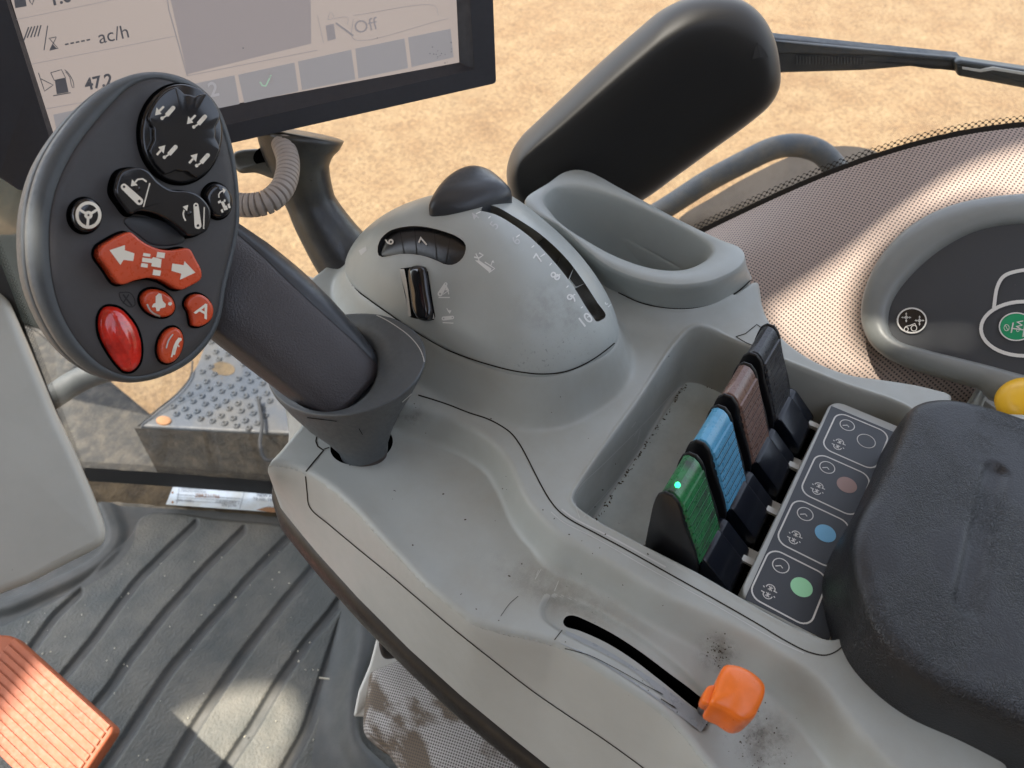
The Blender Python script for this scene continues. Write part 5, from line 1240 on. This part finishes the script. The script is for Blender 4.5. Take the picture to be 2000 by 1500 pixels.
# sill in front of the mat, caked with dirt
sl = fl([(120,925),(300,935),(560,955),(720,975)]); s2l = fl([(120,985),(240,978),(300,985),(560,1010),(720,1030)])
rows = [np.column_stack([resample(sl, 40), np.full(40, FZ+.012)+RNG.normal(0, .0008, 40)]), np.column_stack([resample((sl+s2l[:4])/2 if False else sl*.6+resample(s2l, 4)*.4, 40), np.full(40, FZ+.006)]), np.column_stack([resample(s2l, 40)+RNG.normal(0, .001, (40, 2)), np.full(40, FZ-.003)])]
sill = loft_obj('door_sill', rows, SOIL, None, closed=False); tag(sill, 'dirt caked sill strip between the mat and window border', 'sill')
# data plate lying on the mat edge
dpx = [(339,949),(560,963),(560,1004),(552,1001),(324,984)]
DPZ = FZ+.010
dplate = mk('data_plate', *prism([[G(a, b_, DPZ) for a, b_ in [(339,948),(640,966),(640,1006),(552,1001),(324,985)]]], (0, 0, 1), .0012), PAPER, smooth=False); tag(dplate, 'white printed data plate partly hidden by the console corner', 'label')
class FM(Marks):
    def __init__(s, off=.0004): s.z = DPZ+off; s.mb = MB()
    def add2(s, V2, f): s.mb.add([G(p[0], p[1], s.z) for p in V2], f); return s
m = FM(); m.line([(350,952),(345,985)], .8).line([(345,966),(472,974)], .8).line([(342,977),(440,983)], .7).line([(478,958),(468,994)], .9).line([(345,971),(470,979)], .5)
m.build('table_rules', INKB, dplate)
m = FM(); m.text('NEW HOLLAND', 535, 969, 6.5, 4, bold=.02); m.text('T8.350, T8.380', 520, 976, 6, 4).text('CATEGORY 1', 445, 981, 5.5, 4).text('SAE J2194', 447, 987, 5, 4).text('(S/N 13000 )', 362, 978, 4.5, 4).text('DESCRIPTION NO.', 375, 955, 3.6, 4).text('CAPACITY OPERATOR', 378, 960, 3.4, 4).text('CNH', 530, 992, 6, 4); m.build('plate_text', INKB, dplate)
FM().text('ZBRZ11766', 405, 969, 7, 3, bold=.02).build('stamped_number', RUST, dplate)
m = FM(.0006); m.fill([(500,996),(520,990),(540,992),(552,1000),(530,1001)]).line([(408,950),(416,946),(428,958)], 1.6).disc(337, 962, 2.2).disc(337, 981, 2.4); m.build('rust_marks', RUST, dplate)
# column cover
colpx = [(-120,330),(-40,450),(0,545),(36,632),(70,715),(104,798),(146,888),(180,965),(206,1035),(205,1062),(180,1078),(120,1108),(60,1140),(0,1163),(-60,1185),(-200,1180),(-300,900),(-250,400)]
CNn = nrm(-ray(120, 900)-rt*.06); CCo = D(60, 850, .84)
L = np.array([PL(a, b_, CCo, CNn) for a, b_ in rc(colpx, 14, 5)])
sc_cov = loft_obj('column_cover', None, None) if False else pillow('column_cover', resample(np.vstack([L, L[:1]]), 200)[:-1], CNn, .05, .012, GREYL, None, steps=6)
tag(sc_cov, 'smooth grey green steering column cover at the left edge', 'cover')
# small dark hinge showing between the monitor and the cover
# pedal
pn = nrm(np.array([-.15, -.1, 1.0])); PO_ = G(225, 1423, -.44)
e1 = nrm(PL(28, 1245, PO_, pn)-PO_); e2 = nrm(PL(173, 1500, PO_, pn)-PO_); l1 = np.linalg.norm(PL(28, 1245, PO_, pn)-PO_); l2 = np.linalg.norm(PL(173, 1500, PO_, pn)-PO_)
ped = empty('pedal', tuple(PO_+e1*l1/2+e2*l2)); tag(ped, 'faded orange ribbed foot pedal at the lower left corner', 'pedal')
W2 = l2*2.1; cs_ = [PO_, PO_+e1*l1*1.12, PO_+e1*l1*1.12+e2*W2, PO_+e2*W2]
corn = [(p0_) for p0_ in cs_]
def rc3(P, r, n=5):
    o = []
    for i in range(len(P)):
        p0, p1, p2 = P[i-1], P[i], P[(i+1) % len(P)]; a = p1+nrm(p0-p1)*r; b_ = p1+nrm(p2-p1)*r
        for k in range(n+1): t = k/n; o.append((1-t)**2*a+2*t*(1-t)*p1+t*t*b_)
    return np.array(o)
local(pillow('pedal_pad', rc3([PO_, PO_+e1*l1*1.02, PO_+e1*l1*1.14+e2*l2*.25, PO_+e1*l1*1.14+e2*W2, PO_+e2*W2], .007), pn, .016, .003, SALM, None), ped)
m = MB(); nrb = 11
for k in range(nrb):
    a0 = (k+.10)/nrb*W2; a1 = (k+.80)/nrb*W2; q = [PO_+e2*a0+e1*.006, PO_+e2*a0+e1*(l1*(1.0 if k else .99)), PO_+e2*a1+e1*(l1*1.0), PO_+e2*a1+e1*.006]
    q = [p+pn*.0016 for p in q]; c_ = np.mean(q, 0); rows = [np.array(q)-pn*.003, np.array(q)-pn*.0006, np.array([p+(c_-p)*.012 for p in q])]
    V, f = loft(rows, True, False, True); m.add(V, f)
local(m.build('pedal_ribs', SALM, None, smooth=False), ped)

# =================================================================== below the console: seat side
sx = [(706,1330),(712,1300),(735,1290),(790,1262),(850,1230),(900,1260),(1000,1340),(1100,1440),(1180,1540),(1100,1640),(900,1620),(800,1560),(770,1500),(735,1450),(700,1425),(696,1400)]
SO = D(860, 1400, .62); SN = nrm(-ray(860, 1400)+up*.35-rt*.25)
L = np.array([PL(a, b_, SO, SN) for a, b_ in spline(sx, 140, True)])
n_rows = [L-SN*.06]; c = L.mean(0)
for k in range(7): a = math.pi/2*k/6; n_rows.append(c+(L-c)*(1-.16*(1-math.cos(a)))-SN*(.028-.028*math.sin(a)))
T = n_rows[-1]
for s_ in (.9, .75, .6, .45, .3, .15, .03): n_rows.append(c+(T-c)*s_+SN*.012*(1-s_*s_))
V, f = loft(n_rows, True, True, True); U = np.array([(np.dot(np.array(v)-SO, nrm(np.cross(SN, [0, 0, 1]))), np.dot(np.array(v)-SO, nrm(np.cross(SN, np.cross(SN, [0, 0, 1]))))+.1) for v in V])
sb2 = mk('seat_bellows', V, f, FABR, uv=U); tag(sb2, 'stained pale dotted fabric cover bulging below the console', 'seat cover')
tr_ = pillow('seat_rail_trim', np.array([D(a, b_, .66) for a, b_ in rc([(742,1222),(752,1215),(790,1240),(900,1260),(900,1400),(690,1400),(700,1350),(722,1298)], 6)]), -nrm(ray(780,1300)), .02, .003, PALE, None); tag(tr_, 'pale plastic strip beside the dark seat knob', 'trim')
sk = pillow('seat_adjuster', np.array([D(a, b_, .63) for a, b_ in spline([(745,1228),(760,1212),(800,1235),(805,1268),(775,1285),(750,1286),(740,1262)], 50, True)]), -nrm(ray(770,1250)), .02, .007, BLK, None, crown=.004); tag(sk, 'small dark knob under the console edge', 'knob')
ra = np.array([G(a, b_, FZ-.004) for a, b_ in spline([(664,1130),(660,1190),(650,1250),(630,1330),(606,1410),(584,1455),(552,1520),(520,1600)], 50)])
rb_ = np.array([G(a, b_, FZ+.010) for a, b_ in spline([(684,1130),(682,1190),(676,1260),(660,1340),(652,1420),(662,1470),(700,1540),(760,1620)], 50)])
rc_ = np.array([G(a, b_, FZ+.028) for a, b_ in spline([(704,1130),(706,1190),(704,1260),(690,1330),(684,1400),(692,1452),(735,1520),(800,1600)], 50)])
rd_ = np.array([G(a, b_, FZ+.026) for a, b_ in spline([(730,1130),(735,1190),(728,1260),(704,1330),(696,1400),(706,1445),(760,1500),(830,1580)], 50)])
ctrl = [ra, rb_, rc_, rd_, rd_-[0, 0, .03], rd_-[0, 0, .25]]
rows = [np.array([spline(np.array([c_[i] for c_ in ctrl[:4]]), 16)[j] for i in range(50)]) for j in range(16)]+ctrl[4:]
rp = loft_obj('floor_ridge', rows, MATM, None, closed=False); tag(rp, 'smooth dark raised edge of the floor covering beside the seat', 'floor trim')
gm = mk('seat_well_floor', *box(.10, .60, -.3, .52, -1.0, -.98), MUDDY, smooth=False); tag(gm, kind='structure')

# =================================================================== outside below the window
OZ = -.80
st_ = empty('step_plate', tuple(G(480, 740, OZ))); tag(st_, 'blue grey punched anti slip step plate outside the window', 'step')
spx = [(268,832),(300,806),(332,778),(362,745),(384,712),(400,670),(415,620),(430,560),(560,520),(760,600),(800,700),(820,860),(640,850),(450,842)]
L = np.array([G(a, b_, OZ) for a, b_ in spx])
pl_ = local(pillow('plate_top', rc3(list(L), .012, 4), (0, 0, 1), .035, .006, FENDP, None), st_)
V = [];rows = [np.array([G(a, b_, OZ-.004) for a, b_ in resample(np.array([(262,836),(450,846),(640,854),(820,864)]), 30)])]
rows += [rows[0]-[0, 0, .05]+np.array([-.004, -.004, 0]), rows[0]-[0, 0, .16]+np.array([-.01, -.01, 0])]
local(loft_obj('plate_skirt', rows, MUDDY, None, closed=False), st_)
bump = []
k = 0
for r_ in range(13):
    for c_ in range(9):
        x = 360+c_*23.5+(r_ % 2)*11-r_*4.5; y = 645+r_*14.5+c_*1.6+(c_*3)
        if inside(np.array([(x, y)]), np.array([(330,800),(385,740),(410,680),(420,640),(560,640),(620,780),(640,836),(520,842),(370,828)]))[0] and math.hypot(x-438, (y-720)*1.3) > 24: bump.append((x, y))
for x, y in bump:
    o = G(x, y, OZ); q = [o+np.array([math.cos(t), math.sin(t), 0])*r_+[0, 0, z] for r_, z in ((.0078, 0), (.0052, .0040), (.0034, .0048)) for t in np.linspace(0, 2*np.pi, 12, endpoint=False)]
    rows = [np.array(q[0:12]), np.array(q[12:24]), np.array(q[24:36]), np.array(q[24:36])*[1, 1, 1]-[0, 0, .004]]
    V, f = loft(rows, True, False, True); local(mk('punched_stud', V, f, FENDP), st_)
hq = [G(a, b_, OZ+.0008) for a, b_ in ell(436, 720, 23, 13, 8, 30)]; local(mk('plate_hole', *prism([hq], (0, 0, 1), .0006), SOIL, smooth=False), st_)
bq = np.array([G(a, b_, OZ+.004) for a, b_ in ell(319, 820, 15, 9, 0, 30)]); local(pillow('rusty_bolt', bq, (0, 0, 1), .005, .003, RUST, None, crown=.003), st_)
rod = local(mk('plate_cable', *tube(spline(np.array([G(376, 705, OZ+.006), G(372, 735, OZ+.006), G(350, 765, OZ+.006), G(300, 806, OZ+.006), G(270, 832, OZ+.004)]), 30), .0018, 8), BLKM), st_)
# muddy wheel arch at the left and lower frame under the glass
ar = spline([(-80,540),(20,560),(60,590),(110,650),(150,700),(196,726),(222,770),(250,812),(258,842),(300,862),(640,880),(820,900),(820,1000),(500,985),(150,960),(60,800),(-100,640)], 120, True)
L = np.array([G(a, b_, -.98) for a, b_ in ar]); fa = pillow('muddy_wing', L, (0, 0, 1), .10, .03, MUDDY, None, steps=6, crown=.01); tag(fa, 'muddy dark wing beyond the lower left of the window', 'wing')
bpp = spline(np.array([D(a, b_, 1.22) for a, b_ in [(95,780),(150,745),(190,728),(260,712),(330,700)]]), 30); 
hh_ = mk('air_hose', *tube(bpp, .020, 20), mat('pale dusty hose', (.055, .06, .058), .6, mott=.4, mscale=14)); tag(hh_, 'pale dusty hose curving over the muddy wing', 'hose')
bpp = spline(np.array([G(a, b_, OZ+.012) for a, b_ in [(505,780),(512,830),(508,870),(522,900),(560,890)]]), 30)
cb = mk('wire', *tube(bpp, .0035, 10), BLKM); tag(cb, 'thin dark wire crossing the edge of the step plate', 'wire')
# debris on the mat
m = MB()
for k in range(90):
    x = RNG.uniform(20, 660); y = RNG.uniform(1040, 1490); o = G(x, y, FZ+.0015); a = RNG.uniform(0, 6.28); l_ = RNG.uniform(.0006, .002); w_ = l_*RNG.uniform(.3, .9)
    d1 = np.array([math.cos(a), math.sin(a), 0])*l_; d2 = np.array([-math.sin(a), math.cos(a), 0])*w_; m.add([o+d1, o+d2, o-d1, o-d2, o+[0, 0, .0008]], [(0, 1, 4), (1, 2, 4), (2, 3, 4), (3, 0, 4)])
o = G(643, 1326, FZ+.032); m.add(*tube([o, o+np.array([-.006, .011, .001])], .0012, 6))
deb = m.build('debris', mat('pale straw bits', (.42, .39, .30), .8), None); tag(deb, kind='stuff')
m = MB()
pts = [(1232,872),(1210,900),(1188,930),(1160,966)]
deb2 = m

# =================================================================== unseen cab roof, its openings shaped to throw the sun patches
RZ = 1.0
def to_roof(P): P = np.array(P); L = np.array(SUN_DIR); return P+L*((RZ-P[2])/L[2])
bpy.context.view_layer.update()
ST_ = Surf([trim]); holes3 = []
q = [(1500,606),(1550,572),(1610,532),(1670,488),(1740,430),(1800,385),(1860,345),(1930,312),(2000,288),(2060,276),(2060,372),(2000,384),(1930,374),(1866,386),(1806,408),(1755,440),(1712,484),(1684,532),(1666,585),(1664,632),(1678,672),(1704,704),(1748,726),(1812,746),(1880,764),(1905,776),(1900,786),(1860,765),(1790,752),(1720,741),(1655,733),(1598,711),(1545,682),(1512,645)]
holes3.append([to_roof(ST_.hit(a, b_)[0]) for a, b_ in q])
q = [(250,1520),(300,1450),(345,1396),(400,1374),(440,1352),(500,1342),(560,1352),(585,1385),(575,1440),(545,1500),(500,1600),(300,1620)]
holes3.append([to_roof(G(a, b_, FZ)) for a, b_ in spline(q, 50, True)])
holes3.append([to_roof(G(a, b_, ZT)) for a, b_ in ((588,868),(619,882),(597,920),(556,910))])
SCV = Surf([cov]); q = [(1004,318),(1050,262),(1120,196),(1200,124),(1280,54),(1330,20),(1390,4),(1440,12),(1478,40),(1496,76),(1470,72),(1430,52),(1380,42),(1335,52),(1285,84),(1200,160),(1120,230),(1050,286),(1014,326)]
holes3.append([to_roof(SCV.hit(a, b_)[0]) for a, b_ in q])
outl = [(-1.15, -1.1), (.95, -1.1), (.95, 1.55), (-1.15, 1.55)]
V, f = prism([[np.array([a, b_, RZ]) for a, b_ in outl]]+[[np.array([p[0], p[1], RZ]) for p in h_] for h_ in holes3]+[[np.array([a, b_, RZ]) for a, b_ in ((-.85,-.95),(.75,-.95),(.75,-.22),(-.85,-.22))]], (0, 0, 1), .006)  # last rectangle is added behind the camera to let in sky light
roof = mk('sun_mask_roof', V, f, mat('pale roof lining', (.55, .54, .52), .7), smooth=False); tag(roof, kind='structure')

bs = pillow('bonnet_side', np.array([D(a, b_, 1.5) for a, b_ in rc([(-200,200),(60,300),(118,560),(150,660),(60,640),(-200,560)], 20)]), -nrm(ray(20,480)), .05, .01, mat('grey green side panel', (.012, .015, .014), .95, mott=.3, mscale=8, spec=.05)); tag(bs, 'grey green machine side panel seen through glass left of the joystick', 'panel')

# cab shell behind and to the left of the seat, out of the frame
WALLM = mat('dark cab lining', (.07, .068, .065), .8)
rw = mk('cab_rear_wall', *box(-1.08, .9, -1.02, -.98, -.6, .995), WALLM, smooth=False); tag(rw, kind='structure')
lw = mk('cab_left_wall', *box(-1.12, -1.08, -1.0, .9, -.6, .995), mat('grey cab door lining', (.20, .20, .20), .7), smooth=False); tag(lw, kind='structure')

dm = MB()
for k in range(260):
    u = RNG.random(); 
    if u < .62: x = RNG.uniform(.218, .384); y = .0915+RNG.normal(0, .0007)
    elif u < .8: x = .384+RNG.normal(0, .0008); y = RNG.uniform(.06, .092)
    else: x = RNG.uniform(.218, .38); y = .0575+RNG.normal(0, .0006)
    a = RNG.uniform(0, 6.28); r_ = RNG.uniform(.0003, .0011); o = np.array([x, y, -.0465]); d1 = np.array([math.cos(a), math.sin(a), 0])*r_; d2 = np.array([-math.sin(a), math.cos(a), 0])*r_*.6
    dm.add([o+d1, o+d2, o-d1, o-d2, o+[0, 0, r_*.6]], [(0, 1, 4), (1, 2, 4), (2, 3, 4), (3, 0, 4)])
for k in range(120):
    x = RNG.uniform(.218, .375); y = RNG.normal(-.0035, .0012); a = RNG.uniform(0, 6.28); r_ = RNG.uniform(.0003, .0009); o = np.array([x, y, -.0200-RNG.uniform(0, .01)]); d1 = np.array([math.cos(a), math.sin(a), 0])*r_; d2 = np.array([-math.sin(a), math.cos(a), 0])*r_*.6
    dm.add([o+d1, o+d2, o-d1, o-d2, o+[0, 0, r_*.6]], [(0, 1, 4), (1, 2, 4), (2, 3, 4), (3, 0, 4)])
cr_ = dm.build('bin_crumbs', mat('brown crumbs', (.09, .065, .035), .9), None, smooth=False); tag(cr_, kind='stuff')

# grimy films where hands and knobs rub
def grime_mat(name, col, lo, hi, sc, amax):
    m, t, b = node_mat(name); b.inputs['Base Color'].default_value = (*col, 1); b.inputs['Roughness'].default_value = .8
    tc = N(t, 'ShaderNodeTexCoord'); n = N(t, 'ShaderNodeTexNoise', Scale=sc, Detail=8, Roughness=.7); t.links.new(tc.outputs['Object'], n.inputs['Vector'])
    uv = N(t, 'ShaderNodeUVMap'); sb = N(t, 'ShaderNodeVectorMath', operation='SUBTRACT'); t.links.new(uv.outputs[0], sb.inputs[0]); sb.inputs[1].default_value = (.5, .5, 0)
    ln = N(t, 'ShaderNodeVectorMath', operation='LENGTH'); t.links.new(sb.outputs[0], ln.inputs[0])
    fo = N(t, 'ShaderNodeMapRange', interpolation_type='SMOOTHSTEP'); fo.inputs['From Min'].default_value = .5; fo.inputs['From Max'].default_value = .05; t.links.new(ln.outputs['Value'], fo.inputs['Value'])
    mr = N(t, 'ShaderNodeMapRange', interpolation_type='SMOOTHSTEP'); mr.inputs['From Min'].default_value = lo; mr.inputs['From Max'].default_value = hi; mr.inputs['To Max'].default_value = amax; t.links.new(n.outputs['Fac'], mr.inputs['Value'])
    mu = N(t, 'ShaderNodeMath', operation='MULTIPLY'); t.links.new(fo.outputs[0], mu.inputs[0]); t.links.new(mr.outputs[0], mu.inputs[1]); t.links.new(mu.outputs[0], b.inputs['Alpha']); return m
GR1 = grime_mat('brown rubbed grime', (.15, .12, .09), .38, .75, 60, .55)
GR2 = grime_mat('fine speckled grime', (.09, .07, .055), .56, .72, 420, .55)
GR3 = grime_mat('dull dusty film', (.36, .34, .28), .35, .7, 40, .4)
def film_patch(nm, S, cx, cy, rx, ry, rot, m, par, off, n=36):
    V, U, ok = [], [], []
    c_, s_ = math.cos(math.radians(rot)), math.sin(math.radians(rot))
    for j in range(n):
        for i in range(n):
            u, v = i/(n-1), j/(n-1); x = (u-.5)*2*rx; y = (v-.5)*2*ry; q, nn = S.hit(cx+x*c_-y*s_, cy+x*s_+y*c_)
            U.append((u, v)); ok.append(q is not None); V.append(q+nn*off if q is not None else np.zeros(3))
    P = np.array(V)
    f = [(j*n+i, j*n+i+1, (j+1)*n+i+1, (j+1)*n+i) for j in range(n-1) for i in range(n-1) if all(ok[k] for k in (j*n+i, j*n+i+1, (j+1)*n+i+1, (j+1)*n+i)) and np.linalg.norm(P[j*n+i]-P[(j+1)*n+i+1]) < .012]
    return mk(nm, V, f, m, par, uv=U)
for a in ((1490, 1440, 110, 75, 60, GR1, .00010), (1400, 1275, 60, 60, 0, GR1, .00012), (1480, 1445, 120, 80, 55, GR2, .00016), (1400, 1272, 50, 45, 0, GR2, .00018), (790, 800, 70, 40, 20, GR1, .00010), (760, 860, 50, 50, 0, GR2, .00014), (1100, 1160, 240, 60, 25, GR3, .00008)): film_patch('rubbed_grime', SDK, *a[:5], a[5], console, a[6])
for a in ((1080, 690, 150, 60, -10, GR2, .00012), (1090, 600, 120, 70, 10, GR3, .00010)): film_patch('rubbed_grime', SD0, *a[:5], a[5], dome, a[6]+.0001)
